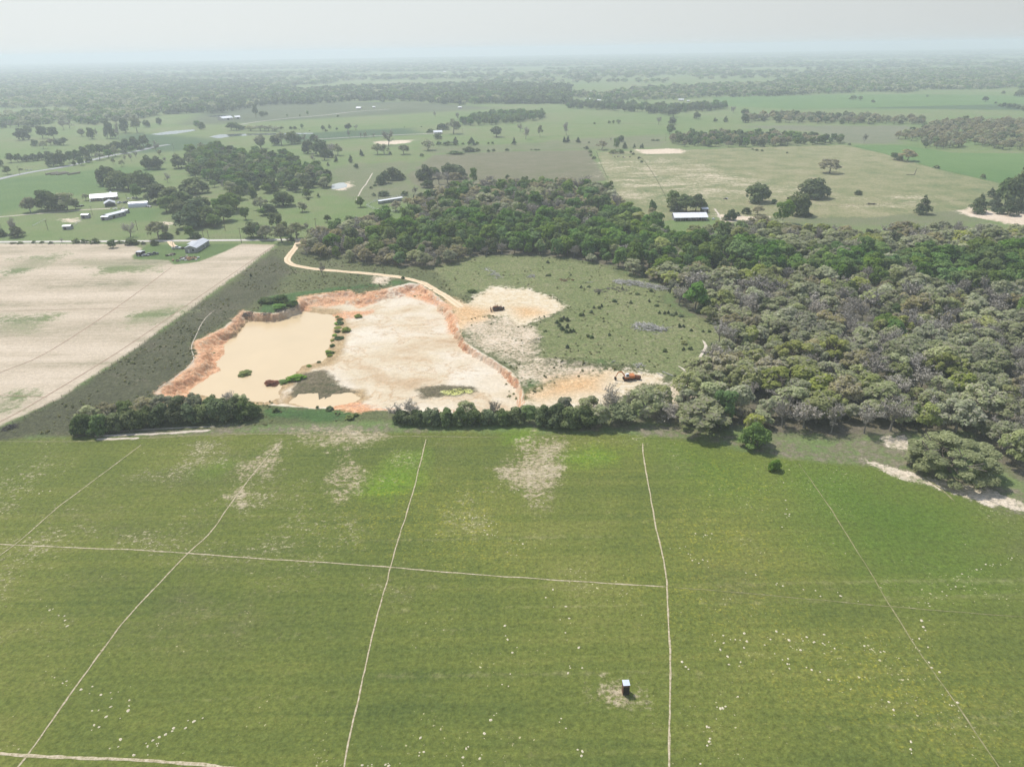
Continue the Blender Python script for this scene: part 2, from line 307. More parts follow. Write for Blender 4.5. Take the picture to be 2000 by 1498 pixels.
A = dict
LAYERS = [   # name, outline(s), soft edge (m), ragged edge (m), colour noise, colour stops
 A(n='meadow_dark', p=[[(430,203),(800,199),(985,212),(700,228),(560,236),(430,243),(350,245)]], soft=40, amp=60, c='big', s=[(.35,(.085,.105,.055)),(.65,(.12,.135,.07))]),  # cloud shadow on the far meadow, painted in as darker ground colour
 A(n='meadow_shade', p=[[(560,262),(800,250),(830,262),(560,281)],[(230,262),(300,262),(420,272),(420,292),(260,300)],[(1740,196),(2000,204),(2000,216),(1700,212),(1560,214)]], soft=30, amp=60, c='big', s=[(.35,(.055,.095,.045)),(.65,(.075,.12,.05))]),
 A(n='plough', p=[[(848,303),(985,296),(1150,294),(1166,320),(1187,353),(1100,362),(900,372),(815,368),(790,345),(828,316)]], soft=4, amp=14, c='mid', s=[(.25,(.115,.13,.062)),(.48,(.155,.15,.085)),(.75,(.20,.18,.12))]),
 A(n='greyfield', p=[[(820,288),(1000,282),(1160,270),(1295,264),(1300,288),(1160,292),(985,295),(850,301)],[(640,330),(700,320),(830,316),(790,345),(815,368),(860,385),(790,395),(700,392),(640,372)],[(1555,403),(1700,402),(1880,394),(1965,432),(1850,440),(1560,440),(1480,432),(1400,424)]], soft=18, amp=40, c='mid', s=[(.25,(.115,.155,.06)),(.5,(.155,.17,.085)),(.75,(.19,.18,.11))]),
 A(n='tanfield', p=[[(1168,298),(1250,295),(1650,284),(1722,300),(1830,331),(1962,361),(2020,385),(2000,402),(1850,412),(1700,425),(1560,426),(1400,424),(1280,434),(1225,425),(1195,388),(1187,352)]], soft=4, amp=12, c='mid', s=[(.28,(.105,.15,.06)),(.45,(.19,.20,.09)),(.6,(.27,.25,.135)),(.78,(.34,.29,.19))]),
 A(n='erosion', p=[[(1178,316),(1330,312),(1420,338),(1550,368),(1530,386),(1300,392),(1222,392),(1192,350)],[(1480,366),(1550,362),(1552,380),(1490,384)],[(1680,384),(1720,392),(1790,384),(1800,398),(1740,404),(1670,402)]], soft=20, amp=75, c='fine', cov=(.47,.68,'streak'), s=[(.3,(.34,.29,.17)),(.5,(.50,.42,.29)),(.7,(.62,.54,.41))]),
 A(n='palefield', p=[[(1450,246),(1800,246),(1760,262),(1755,282),(1650,280),(1600,258),(1460,250)],[(1590,186),(1780,188),(1600,193)]], soft=16, amp=30, c='mid', s=[(.3,(.13,.155,.08)),(.7,(.19,.185,.12))]),
 A(n='greenfield', p=[[(1650,283),(1765,284),(1860,299),(2010,300),(2300,305),(2300,440),(2020,386),(1962,360),(1830,330),(1724,300)],[(1390,190),(1600,186),(1800,184),(2010,188),(2300,195),(2300,212),(2000,203),(1560,214),(1400,207)]], soft=4, amp=8, c='big', s=[(.3,(.085,.16,.045)),(.7,(.125,.20,.062))]),
 A(n='yardsand', p=[[(1870,412),(1905,402),(1950,420),(2000,408),(2080,412),(2080,446),(1960,438),(1900,424)],[(1395,418),(1500,424),(1420,436)],[(1240,293),(1300,291),(1348,293),(1330,300),(1260,302)],[(645,366),(668,359),(685,355),(686,364),(664,372)],[(730,277),(810,273),(800,280),(735,284)],[(118,428),(155,427),(150,434),(120,434)],[(312,434),(336,435),(325,443)]], soft=4, amp=22, c='fine', s=[(.3,(.46,.36,.25)),(.55,(.64,.53,.40)),(.75,(.72,.62,.50))]),
 A(n='litter', p=[FOREST], soft=6, amp=14, c='mid', s=[(.3,(.085,.095,.045)),(.5,(.13,.115,.075)),(.7,(.19,.165,.125))]),
 A(n='rough', w=[ROUGH_W], soft=3, amp=8, c='mid', s=[(.25,(.075,.088,.04)),(.5,(.11,.125,.052)),(.75,(.16,.145,.088))]),
 A(n='scrub', p=[[(530,490),(470,545),(392,590),(250,692),(120,777),(-20,842),(-200,905),(-100,905),(60,852),(160,852),(310,776),(392,700),(376,668),(452,628),(480,604),(540,570),(570,520)]], soft=6, amp=16, c='mid', s=[(.25,(.058,.060,.036)),(.5,(.082,.085,.046)),(.75,(.125,.11,.075))]),
 A(n='lush', p=[[(500,612),(530,580),(580,572),(700,556),(780,548),(850,575),(800,552),(690,566),(590,578),(576,600),(530,614)],[(700,800),(520,796),(512,818),(640,826),(700,815)],[(905,640),(925,650),(960,690),(1010,725),(1035,760),(1092,742),(1040,738),(1000,710),(930,660)],[(1130,708),(1255,695),(1275,706),(1180,716)]], soft=3, amp=12, c='mid', s=[(.3,(.045,.085,.03)),(.6,(.075,.135,.04)),(.8,(.11,.155,.05))]),
 A(n='clearing', p=[[(850,524),(905,505),(1000,500),(1100,506),(1200,525),(1308,567),(1300,590),(1335,613),(1420,643),(1395,665),(1370,700),(1342,745),(1240,716),(1060,700),(1050,665),(1040,640),(1105,603),(1085,580),(1030,566),(930,572),(890,575)]], soft=6, amp=18, c='fine', s=[(.22,(.095,.12,.045)),(.42,(.14,.168,.062)),(.6,(.19,.195,.09)),(.8,(.29,.265,.18))]),
 A(n='patchsand', p=[[(893,628),(940,618),(1005,618),(1040,640),(1056,668),(1048,692),(1068,708),(1020,708),(960,692),(912,664)],[(1075,735),(1120,725),(1140,740),(1090,748)],[(1290,765),(1345,735),(1400,745),(1380,780),(1310,790)],[(730,540),(760,542),(752,556),(726,554)],[(1030,702),(1100,714),(1200,724),(1180,738),(1100,747),(1050,752),(1010,720)],[(903,640),(922,636),(985,690),(1040,735),(1024,752),(1000,715),(955,690)]], soft=4, amp=14, c='fine', cov=(.34,.54,'wisp'), s=[(.3,(.42,.33,.22)),(.55,(.58,.48,.35)),(.75,(.66,.58,.46))]),
 A(n='pad', p=[[(932,574),(962,563),(1030,567),(1080,581),(1106,600),(1085,612),(1046,622),(1034,634),(1010,636),(990,617),(930,616),(905,626),(890,622),(880,598),(892,588),(910,592)],[(1028,792),(1046,764),(1100,747),(1180,722),(1240,724),(1300,733),(1300,745),(1250,756),(1200,786),(1150,800)]], soft=3, amp=17, c='fine', s=[(.25,(.45,.32,.17)),(.45,(.58,.475,.31)),(.65,(.65,.58,.445))]),
 A(n='orangesoil', p=[[(868,580),(905,594),(965,606),(945,622),(905,630),(892,645),(884,625)],[(1085,738),(1190,729),(1165,762),(1060,778),(1040,775)],[(1000,600),(1040,602),(1060,612),(1020,620)]], soft=9, amp=20, c='fine', s=[(.25,(.46,.26,.12)),(.5,(.56,.37,.19)),(.75,(.62,.47,.29))]),
 A(n='pit', w=[RIM_W], soft=0.8, amp=1.2, c='pit', s=[(.20,(.34,.23,.13)),(.33,(.49,.37,.235)),(.45,(.57,.48,.335)),(.6,(.62,.545,.42)),(.78,(.65,.59,.475))]),
 A(n='gullies', w=[RIM_W], soft=6, amp=8, c='fine', cov=(.45,1.3,'ridge'), s=[(.3,(.42,.28,.15)),(.7,(.52,.38,.24))]),
 A(n='dampsand', w=[grow(POND, 7.0), grow(POND2, 4.0)], soft=3, amp=5, c='fine', s=[(.25,(.26,.18,.09)),(.5,(.38,.275,.15)),(.75,(.48,.37,.22))]),
 A(n='clay', p=[[(583,580),(622,573),(684,565),(702,573),(762,560),(758,568),(735,582),(700,592),(684,582),(640,590),(610,590),(596,600),(580,604)],[(640,606),(665,597),(705,600),(728,594),(735,600),(700,612),(655,614)],[(300,768),(340,738),(376,708),(386,690),(377,668),(402,657),(440,640),(475,606),(470,625),(445,650),(440,680),(425,705),(425,720),(385,752),(350,800)],[(760,562),(822,556),(880,599),(893,626),(880,640),(868,600),(830,580),(790,568)],[(640,770),(700,770),(770,795),(700,806),(650,796)]], soft=2.5, amp=10, c='fine', cov=(.30,.52,'mid'), s=[(.28,(.34,.12,.06)),(.42,(.50,.22,.11)),(.55,(.58,.33,.18)),(.68,(.62,.45,.29)),(.82,(.66,.55,.41))]),
 A(n='pitweeds', p=[[(590,718),(625,712),(660,735),(690,752),(650,765),(600,768),(560,758),(575,738)],[(806,748),(850,742),(930,742),(938,756),(905,764),(830,764)]], soft=2, amp=9, c='fine', s=[(.3,(.06,.07,.03)),(.5,(.12,.105,.06)),(.75,(.22,.18,.12))]),
 A(n='limepool', p=[[(862,752),(900,747),(926,751),(924,758),(890,761),(862,759)]], soft=.7, amp=5, c='fine', cov=(0.42, 0.52, 'speck'), s=[(.4,(.30,.32,.06)),(.55,(.55,.55,.20)),(.7,(.62,.60,.42))]),
 A(n='pasture', w=[PASTURE_W], soft=2.5, amp=7, c='past', s=[(.20,(.066,.092,.026)),(.35,(.099,.126,.030)),(.50,(.127,.150,.033)),(.63,(.163,.174,.043)),(.80,(.225,.21,.095))]),
 A(n='pasturegreen', p=[[(1500,905),(1640,905),(1900,978),(1960,1060),(1900,1130),(1700,1110),(1560,1010)],[(1290,860),(1400,872),(1480,900),(1500,960),(1400,960),(1310,930)]], soft=30, amp=50, c='mid', s=[(.3,(.075,.125,.020)),(.7,(.11,.165,.028))]),
 A(n='pasturebright', p=[[(700,962),(760,900),(830,885),(820,950),(760,990)],[(1100,895),(1160,875),(1215,885),(1205,905),(1130,910)],[(385,925),(445,905),(420,935)],[(975,840),(1050,840),(1040,862),(985,868)]], soft=9, amp=14, c='mid', cov=(.25,.5,'mid'), s=[(.3,(.09,.175,.016)),(.7,(.15,.225,.026))]),
 A(n='buttercups', p=[[(1320,1010),(1420,1000),(1500,1080),(1480,1180),(1380,1200),(1320,1120)],[(1380,890),(1440,910),(1470,960),(1400,950)],[(690,1000),(740,940),(930,960),(960,1080),(860,1060)],[(1130,872),(1200,872),(1210,900),(1150,906)],[(1600,1340),(1700,1300),(1900,1360),(1860,1440)]], soft=30, amp=40, c='speck', cov=(.50,.74,'speck'), s=[(.3,(.15,.17,.02)),(.6,(.24,.235,.03)),(.85,(.38,.34,.045))]),
 A(n='pastureolive', w=[PASTURE_W], soft=8, amp=10, c='mid', cov=(.54,.86,'olive'), s=[(.3,(.075,.088,.030)),(.7,(.125,.125,.055))]),
 A(n='strawspecks', w=[PASTURE_W], soft=8, amp=10, c='fine', cov=(.735,.80,'dots'), s=[(.3,(.34,.31,.15)),(.7,(.52,.47,.30))]),
 A(n='flecks', p=[[(-100,866),(250,862),(560,850),(760,856),(780,1000),(700,1090),(400,1130),(0,1160),(-200,1200)],[(850,850),(1250,860),(1250,900),(900,990),(850,920)]], soft=40, amp=50, c='fine', cov=(.60,.70,'wisp'), s=[(.3,(.25,.22,.12)),(.7,(.44,.39,.26))]),
 A(n='mowlines', p=[[(-300,1000),(700,960),(1500,1000),(2200,1100),(2600,1500),(2000,2000),(0,2000),(-600,1500)]], soft=40, amp=20, c='fine', cov=(.66,1.1,'lines'), s=[(.3,(.20,.19,.07)),(.7,(.33,.30,.16))]),
 A(n='thatch', p=[[(160,850),(500,830),(770,830),(860,842),(700,846),(400,848),(180,856)],[(1195,834),(1300,832),(1450,852),(1560,864),(1700,862),(1770,850),(1790,900),(1850,930),(2000,960),(2150,1030),(2150,1050),(1950,988),(1800,944),(1700,908),(1610,900),(1500,886),(1400,862),(1280,850)],[(1030,828),(1120,826),(1195,834),(1150,842)]], soft=3, amp=9, c='fine', cov=(0.36, 0.56, 'fine'), s=[(.3,(.105,.12,.055)),(.5,(.17,.155,.095)),(.75,(.27,.235,.17))]),
 A(n='barepatch', p=[[(985,872),(1060,842),(1108,845),(1092,880),(1085,925),(1050,985),(1030,975),(1000,940),(978,905)],[(415,945),(470,915),(545,868),(550,895),(500,935),(470,978)],[(570,838),(700,838),(760,852),(690,862),(570,855)],[(1170,1362),(1192,1338),(1215,1345),(1225,1368),(1190,1378)],[(640,880),(700,870),(700,960),(660,985),(640,940)]], soft=4, amp=20, c='fine', cov=(.46,.56,'wisp'), s=[(.3,(.24,.205,.105)),(.55,(.38,.32,.205)),(.8,(.50,.43,.31))]),
 A(n='washout', p=[[(1690,898),(1760,920),(1850,943),(1930,958),(2010,985),(2010,1000),(1900,975),(1800,945),(1735,925)],[(1712,853),(1768,853),(1792,884),(1742,874)]], soft=.8, amp=7, c='fine', cov=(.34,.56,'wisp'), s=[(.3,(.42,.35,.25)),(.55,(.62,.53,.40)),(.75,(.70,.62,.50))]),
 A(n='stubble', w=[STUBBLE_W], soft=2, amp=4, c='stub', s=[(.26,(.155,.175,.09)),(.35,(.28,.255,.165)),(.44,(.41,.345,.245)),(.56,(.50,.42,.31)),(.72,(.585,.50,.385))]),
 A(n='stubblegreen', p=[[(250,618),(330,600),(345,612),(300,632),(252,636)],[(0,780),(38,774),(10,808),(-30,815)],[(40,505),(120,500),(60,530),(0,545)],[(150,510),(330,508),(300,525),(200,535)],[(0,620),(100,618),(60,650),(-40,650)]], soft=8, amp=45, c='mid', cov=(.34,.58,'stub'), s=[(.3,(.12,.155,.07)),(.7,(.20,.225,.10))]),
 A(n='yardgreen', p=[[(262,506),(262,498),(290,478),(470,476),(440,492),(385,512),(340,517),(330,508)]], soft=2, amp=4, c='mid', s=[(.3,(.075,.125,.04)),(.7,(.12,.175,.055))]),
 A(n='homegreen', p=[[(-200,370),(60,345),(250,325),(330,330),(260,345),(215,372),(130,385),(0,420),(-200,440)],[(210,410),(330,405),(300,432),(190,436)]], soft=16, amp=30, c='mid', s=[(.3,(.08,.145,.045)),(.7,(.125,.185,.06))]),
]
for L in LAYERS:
    L['w'] = L.get('w') or [W(q) for q in L['p']]

def axis(lo, hi, fine, segs):
    """grid lines: segs = [(a, b, step)], growing outwards from there"""
    v = []
    for a, b, st in segs: v += list(np.arange(a, b, st))
    v.append(segs[-1][1])
    st = segs[-1][2]; x = v[-1]
    while x < hi: st = st * 1.045; x += st; v.append(min(x, hi))
    st = segs[0][2]; x = v[0]; pre = []
    while x > lo: st = st * 1.045; x -= st; pre.append(max(x, lo))
    return np.array(pre[::-1] + v)

EXT = 12500.0
gx = axis(-EXT, EXT, 1, [(-230, -125, 1.5), (-125, 12, 0.5), (12, 170, 1.2)])
gy = axis(-650, 13500, 1, [(60, 232, 2.0), (232, 392, 0.5), (392, 500, 1.5)])
XX, YY = np.meshgrid(gx, gy); XF, YF = XX.ravel(), YY.ravel()
ZF = H(XF, YF)
NX, NY = len(gx), len(gy)
attrs = {}
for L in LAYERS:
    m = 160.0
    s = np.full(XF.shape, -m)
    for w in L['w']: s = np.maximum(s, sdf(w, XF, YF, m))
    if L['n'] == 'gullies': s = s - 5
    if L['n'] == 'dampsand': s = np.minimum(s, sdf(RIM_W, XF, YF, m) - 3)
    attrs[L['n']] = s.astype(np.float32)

gm, t = newmat("ground_cover")
p = t.pos()
n_big = t.noise(p, 0.006, 4, 0.6); n_mid = t.noise(p, 0.045, 5, 0.65); n_fine = t.noise(p, 0.35, 6, 0.7); n_speck = t.noise(p, 1.6, 3, 0.7)
row_ang = math.atan2(*(G(1302, 1145) - G(0, 1063))[::-1])
rows = t.noise(t.mapping(p, -row_ang, (0.03, 0.9, 1)), 0.35, 4, 0.6)
stub_ang = math.atan2(*(G(390, 590) - G(120, 775))[::-1])
st_rows = t.noise(t.mapping(p, 0.04, (0.10, 1.0, 1)), 0.05, 5, 0.62)
streak = t.noise(t.mapping(p, -0.1, (0.55, 1.0, 1)), 0.05, 7, 0.74)
st_fine = t.noise(t.mapping(p, -stub_ang, (0.08, 1.0, 1)), 1.0, 4, 0.7)
def mixn(*pairs):
    tot = None
    for f, n in pairs:
        v = t.math('MULTIPLY', n, f); tot = v if tot is None else t.math('ADD', tot, v)
    return tot
def mixs(*pairs):      # the same with the spread of a single noise kept
    return t.math('ADD', t.math('MULTIPLY', t.math('SUBTRACT', mixn(*pairs), 0.5), 1.75), 0.5)
wisp = t.noise(t.mapping(p, -row_ang, (0.75, 1.0, 1)), 1.0, 7, 0.72)
lines = t.noise(t.mapping(p, -row_ang, (0.010, 0.55, 1)), 0.5, 2, 0.5)
ridge = t.math('SUBTRACT', 1.0, t.math('MULTIPLY', t.math('ABSOLUTE', t.math('SUBTRACT', t.noise(t.mapping(p, .5, (.6, 1, 1)), .055, 5, .6, .8), 0.5)), 22.0))
CN = dict(ridge=ridge, dots=mixs((.62, t.noise(p, 1.5, 2, .5)), (.38, n_mid)), olive=mixs((.6, t.noise(t.mapping(p, -row_ang, (.6, 1, 1)), .022, 5, .6)), (.25, n_mid), (.15, n_fine)), wisp=mixs((.65, wisp), (.35, n_mid)), lines=mixs((.62, lines), (.38, n_fine)), streak=mixs((.7, streak), (.3, n_fine)), big=mixs((.5, n_big), (.3, n_mid), (.2, n_fine)), mid=mixs((.2, n_big), (.4, n_mid), (.4, n_fine)), fine=mixs((.25, n_mid), (.55, n_fine), (.2, n_speck)),
          speck=mixs((.4, n_fine), (.6, n_speck)), pit=mixs((.55, t.noise(p, 0.028, 5, 0.62, 0.6)), (.12, n_fine), (.33, t.noise(t.mapping(p, 0.9, (0.35, 1.0, 1)), 0.07, 5, 0.66))),
          past=mixs((.60, n_big), (.24, n_mid), (.10, n_fine), (.26, n_speck), (.24, rows), (1.0, -.22)), stub=mixs((.5, st_rows), (.18, st_fine), (.17, n_mid), (.15, n_fine)))
edge = t.math('SUBTRACT', mixn((.45, n_mid), (.4, n_fine), (.15, n_speck)), 0.5)
base = t.ramp(mixn((.45, n_big), (.35, n_mid), (.2, n_fine)), [(.34, (.10, .16, .05)), (.45, (.135, .19, .062)), (.55, (.165, .195, .08)), (.66, (.19, .18, .10))])
col = base; grain = None
GRAIN = dict(clearing=1.5, rough=1.4, scrub=1.4, pit=.35, clay=1.0, pad=.45, patchsand=.6, yardsand=.4, erosion=.6, washout=.6, stubble=.55, pitweeds=1.2, limepool=.6)
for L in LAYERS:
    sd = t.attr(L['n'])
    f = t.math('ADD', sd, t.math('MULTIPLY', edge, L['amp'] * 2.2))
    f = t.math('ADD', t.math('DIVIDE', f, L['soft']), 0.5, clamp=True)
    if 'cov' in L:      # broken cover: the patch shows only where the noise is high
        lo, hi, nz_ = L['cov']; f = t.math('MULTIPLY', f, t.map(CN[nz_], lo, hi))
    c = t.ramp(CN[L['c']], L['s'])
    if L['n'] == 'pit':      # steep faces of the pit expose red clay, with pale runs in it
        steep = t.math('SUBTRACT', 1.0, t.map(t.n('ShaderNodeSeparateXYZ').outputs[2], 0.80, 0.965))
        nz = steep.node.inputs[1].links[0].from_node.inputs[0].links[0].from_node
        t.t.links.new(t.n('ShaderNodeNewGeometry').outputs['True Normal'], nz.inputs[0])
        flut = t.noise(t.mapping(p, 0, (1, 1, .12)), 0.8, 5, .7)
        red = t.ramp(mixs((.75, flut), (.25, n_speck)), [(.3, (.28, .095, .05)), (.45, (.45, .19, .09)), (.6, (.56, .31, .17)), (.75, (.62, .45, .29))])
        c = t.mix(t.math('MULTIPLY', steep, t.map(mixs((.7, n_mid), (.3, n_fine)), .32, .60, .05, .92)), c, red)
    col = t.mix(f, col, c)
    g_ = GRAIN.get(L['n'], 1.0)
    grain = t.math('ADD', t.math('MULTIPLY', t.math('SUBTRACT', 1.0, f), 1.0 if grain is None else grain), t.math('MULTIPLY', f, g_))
fine_var = t.math('MAXIMUM', 0.35, t.math('ADD', t.math('MULTIPLY', t.math('SUBTRACT', t.noise(p, 0.9, 8, 0.85), 0.5), t.math('MULTIPLY', grain, 3.0)), 1.0))
col = t.mix(1.0, col, t.n('ShaderNodeCombineColor').outputs[0], 'MULTIPLY')
cc = col.node.inputs[7].links[0].from_node
for i in range(3): t.t.links.new(fine_var, cc.inputs[i])
t.out(t.bsdf(col, 0.95, 0, 0.12, t.bump(t.math('ADD', n_speck, n_fine), 0.9, 0.35)))

faces_i = (np.arange(NY - 1)[:, None] * NX + np.arange(NX - 1)[None, :]).ravel()
quads = np.stack([faces_i, faces_i + 1, faces_i + NX + 1, faces_i + NX], 1)
cxm = (XF[quads[:, 0]] + XF[quads[:, 2]]) / 2; cym = (YF[quads[:, 0]] + YF[quads[:, 2]]) / 2
reg = np.zeros(len(quads), int)
reg[sdf(STUBBLE_W, cxm, cym, 5) > 0] = 1
reg[sdf(PASTURE_W, cxm, cym, 5) > 0] = 2
reg[sdf(RIM_W, cxm, cym, 5) > -1] = 3
for k, (nm, lab, cat) in enumerate([('ground', 'rough grass, far meadows and woodland floor out to the horizon', 'ground'), ('stubble_field', 'bare pale stubble field with faint green streaks beside the dark scrub', 'field'),
                               ('pasture', 'close cropped green pasture in front of the hedgerow', 'field'), ('sand_pit', 'dug out pit of cream sand with red clay banks', 'ground')]):
    q = quads[reg == k]; u, inv = np.unique(q, return_inverse=True)
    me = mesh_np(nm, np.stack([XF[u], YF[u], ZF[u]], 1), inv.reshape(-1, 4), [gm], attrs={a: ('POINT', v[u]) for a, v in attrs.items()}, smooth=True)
    tag(link(nm, me), lab, cat, kind='structure')

# ------------------------------------------------------------------ water
def water_mat(name, colr, rough, spec=0.5):
    m, t = newmat(name); p = t.pos()
    n = t.noise(p, 0.05, 4, 0.6)
    t.out(t.bsdf(t.ramp(n, [(.3, tuple(c * .93 for c in colr)), (.7, colr)]), rough, 0, spec, t.bump(t.noise(p, 1.2, 3, 0.6), 0.08, 0.05))); return m
MUD = water_mat("muddy_water", (.60, .465, .275), .2, .4); GREYW = water_mat("grey_water", (.40, .42, .38), .15, .5); SILVER = water_mat("pond_water", (.10, .12, .12), .06, 1.0)
def poly_sheet(name, pts, z, m, label, cat='pond', rag=0.0, kind='structure'):
    pts = np.asarray(pts); out = []
    n = len(pts)
    for i in range(n):
        a, b = pts[i], pts[(i + 1) % n]; k = max(1, int(np.linalg.norm(b - a) / 3))
        for j in range(min(k, 40)): out.append(a + (b - a) * j / min(k, 40))
    out = np.array(out); c = out.mean(0)
    if rag: out = out + (np.stack([fbm(out[:, 0], out[:, 1], .2), fbm(out[:, 1], out[:, 0], .2)], 1) - .5) * rag
    me = mesh_np(name, np.column_stack([out, np.full(len(out), z)]), [list(range(len(out)))], [m])
    return tag(link(name, me), label, cat, kind=kind)
poly_sheet('pond', grow(POND, 2.5), ZW, MUD, 'large milky tan pond on the left side of the sand pit')
poly_sheet('pond', grow(POND2, 2.0), ZW + 0.01, MUD, 'small tan puddle pond by the grass in front of the pit')
for pts, lab in [([(294,263),(330,257),(378,253.5),(384,255.5),(345,262),(312,264.5)], 'thin silver pond beyond the dark grove of trees'),
                 ([(408,268),(428,271),(450,267.5),(500,264.5),(560,263.5),(612,262),(612,260.2),(540,260.8),(470,262),(428,263.5)], 'long silver pond with pointed ends in the far meadow'),
                 ([(648,361),(662,357.5),(672,357),(678,361),(677,366),(660,370),(648,370)], 'small grey pond with tan bank beside the grove'),
                 ([(404,228),(425,225.5),(456,226),(440,229),(420,229.5)], 'farthest sliver of silver water beside the white barns')]:
    poly_sheet('pond', W(pts), 0.12, GREYW if 'small grey' in lab else SILVER, lab, rag=2.0)

# ------------------------------------------------------------------ roads and trails: sheets just above the ground
def spline(pts, step):
    P = np.asarray(pts, float); out = []
    for i in range(len(P) - 1):
        p0, p1, p2, p3 = P[max(i - 1, 0)], P[i], P[i + 1], P[min(i + 2, len(P) - 1)]
        k = max(2, int(np.linalg.norm(p2 - p1) / step))
        for j in range(k):
            u = j / k
            out.append(0.5 * ((2 * p1) + (-p0 + p2) * u + (2 * p0 - 5 * p1 + 4 * p2 - p3) * u * u + (-p0 + 3 * p1 - 3 * p2 + p3) * u ** 3))
    out.append(P[-1]); return np.array(out)
def strip(name, px, width, m, label, cat, step=1.5, rag=0.25, z=0.035, taper=0.0, cols=(-1, -.4, .4, 1), wander=0.0):
    c = spline(W(px), step)
    if wander: c = c + (np.stack([fbm(c[:, 0], c[:, 1], .06), fbm(c[:, 1], c[:, 0], .06)], 1) - .5) * wander
    d = np.gradient(c, axis=0); d /= np.linalg.norm(d, axis=1, keepdims=True) + 1e-9; nr = np.stack([-d[:, 1], d[:, 0]], 1)
    n = len(c); wv = np.full(n, width / 2.0)
    if taper: q = np.minimum(np.arange(n), np.arange(n)[::-1]) / (n * taper + 1e-6); wv = wv * np.clip(q, 0.15, 1)
    vs = []; k = len(cols)
    for j, s in enumerate(cols):
        off = wv * s * (1 + rag * 2 * (fbm(c[:, 0] + 91 * j, c[:, 1], 0.45, 3) - .5))
        q = c + nr * off[:, None]
        vs.append(np.column_stack([q, H(q[:, 0], q[:, 1]) + z + (0.03 if abs(s) < 1 else 0.0)]))
    V = np.stack(vs, 1).reshape(-1, 3)
    i = (np.arange(n - 1)[:, None] * k + np.arange(k - 1)[None]).ravel()
    F = np.stack([i, i + k, i + k + 1, i + 1], 1)
    me = mesh_np(name, V, F, [m], smooth=True, attrs={'side': ('POINT', np.tile(np.array(cols), n))})
    return tag(link(name, me), label, cat, kind='structure')
def path_mat(name, stops, mid=None, sc=0.5):
    m, t = newmat(name); p = t.pos(); n = t.math('ADD', t.math('MULTIPLY', t.noise(p, sc, 5, .7), .7), t.math('MULTIPLY', t.noise(p, 2.2, 3, .7), .3))
    c = t.ramp(n, stops)
    if mid:
        s = t.math('ABSOLUTE', t.attr('side')); f = t.math('MULTIPLY', t.math('SUBTRACT', 1.0, t.map(s, .0, .45)), t.map(n, .40, .58))
        c = t.mix(f, c, mid)
    t.out(t.bsdf(c, .95, 0, .1, t.bump(n, .5, .1))); return m
DIRT = path_mat("dirt_track", [(.3, (.52, .37, .22)), (.5, (.68, .53, .35)), (.7, (.76, .64, .47))], mid=(.42, .33, .19))
GRAVEL = path_mat("pale_gravel", [(.3, (.42, .39, .34)), (.6, (.55, .515, .46))])
ASPH = path_mat("old_asphalt", [(.3, (.27, .27, .27)), (.6, (.36, .36, .355))])
TRAIL = path_mat("cow_trail", [(.34, (.14, .15, .05)), (.44, (.33, .28, .17)), (.56, (.48, .41, .29)), (.70, (.60, .53, .40))], sc=1.4)
FAINT = path_mat("faint_trail", [(.34, (.13, .155, .05)), (.52, (.24, .22, .11)), (.70, (.42, .37, .25))], sc=.8)
REDL = path_mat("red_wheel_line", [(.3, (.23, .16, .11)), (.6, (.34, .25, .18))])
STRAW = path_mat("bleached_straw", [(.3, (.36, .31, .22)), (.6, (.60, .53, .44))])
strip('dirt_road', [(583,470),(577,484),(568,496),(561,507),(570,517),(605,524),(650,529),(720,534),(775,541),(818,551),(850,566),(878,583),(900,600)], 3.6, DIRT, 'sandy two track lane curving from the gravel road to the pit', 'road', rag=.2)
strip('road', [(-500,476),(-200,474),(0,473),(250,471.5),(400,470),(600,468),(700,466),(820,463)], 4.6, GRAVEL, 'pale gravel road running straight past the stubble field', 'road', rag=.06, z=.06, step=4)
strip('road', [(331,470),(334,476),(342,483)], 3.4, DIRT, 'short sandy driveway into the metal house yard', 'road', rag=.3, z=.05)
strip('road', [(-80,372),(0,350),(60,337),(130,325.5),(205,307),(262,297),(300,288),(330,283)], 8, ASPH, 'grey highway slanting past the tree line', 'road', rag=.05, z=.15, step=8)
strip('road', [(-60,428),(0,424),(60,419),(120,414),(170,410),(215,408)], 2.6, STRAW, 'pale farm lane leading to the white farmhouse', 'road', rag=.3, z=.06, step=3)
strip('road', [(470,244),(500,239),(560,232),(640,225),(690,219),(760,214)], 5, GRAVEL, 'thin pale road crossing the far meadow', 'road', rag=.15, z=.2, step=12)
strip('road', [(615,273),(700,268),(760,265),(830,262),(850,261)], 4.0, GRAVEL, 'pale drive leading to the far small house', 'road', rag=.2, z=.2, step=8)
for pts, w, lab in [([(275,868),(200,925),(120,985),(40,1055),(0,1085),(-80,1150)], .26, 'thin pale cow trail farthest left in the pasture'),
                    ([(552,860),(500,920),(450,985),(405,1045),(367,1080),(300,1150),(230,1230),(150,1340),(60,1465),(20,1515),(-10,1560)], 0.30, 'pale cow trail running from the bare patch to the lower left corner'),
                    ([(832,857),(815,930),(795,1000),(775,1060),(762,1107),(740,1190),(710,1310),(690,1400),(672,1498),(660,1600)], 0.28, 'pale cow trail down the middle of the pasture'),
                    ([(1256,865),(1262,920),(1275,990),(1290,1070),(1302,1140),(1308,1250),(1307,1370),(1306,1498),(1303,1620)], 0.33, 'pale cow trail passing right of the small dark hut'),
                    ([(-80,1057),(0,1063),(180,1070),(367,1080),(560,1094),(762,1107),(1000,1127),(1160,1137),(1302,1145)], 0.31, 'pale cow trail crossing the pasture from the left edge'),
                    ([(-60,1466),(0,1471),(60,1475),(200,1483),(350,1492),(430,1498),(620,1515)], .55, 'broad pale cow trail along the bottom left corner')]:
    strip('trail', pts, w, TRAIL, lab, 'trail', step=.6, rag=.75, taper=.015, wander=.9, z=.03)
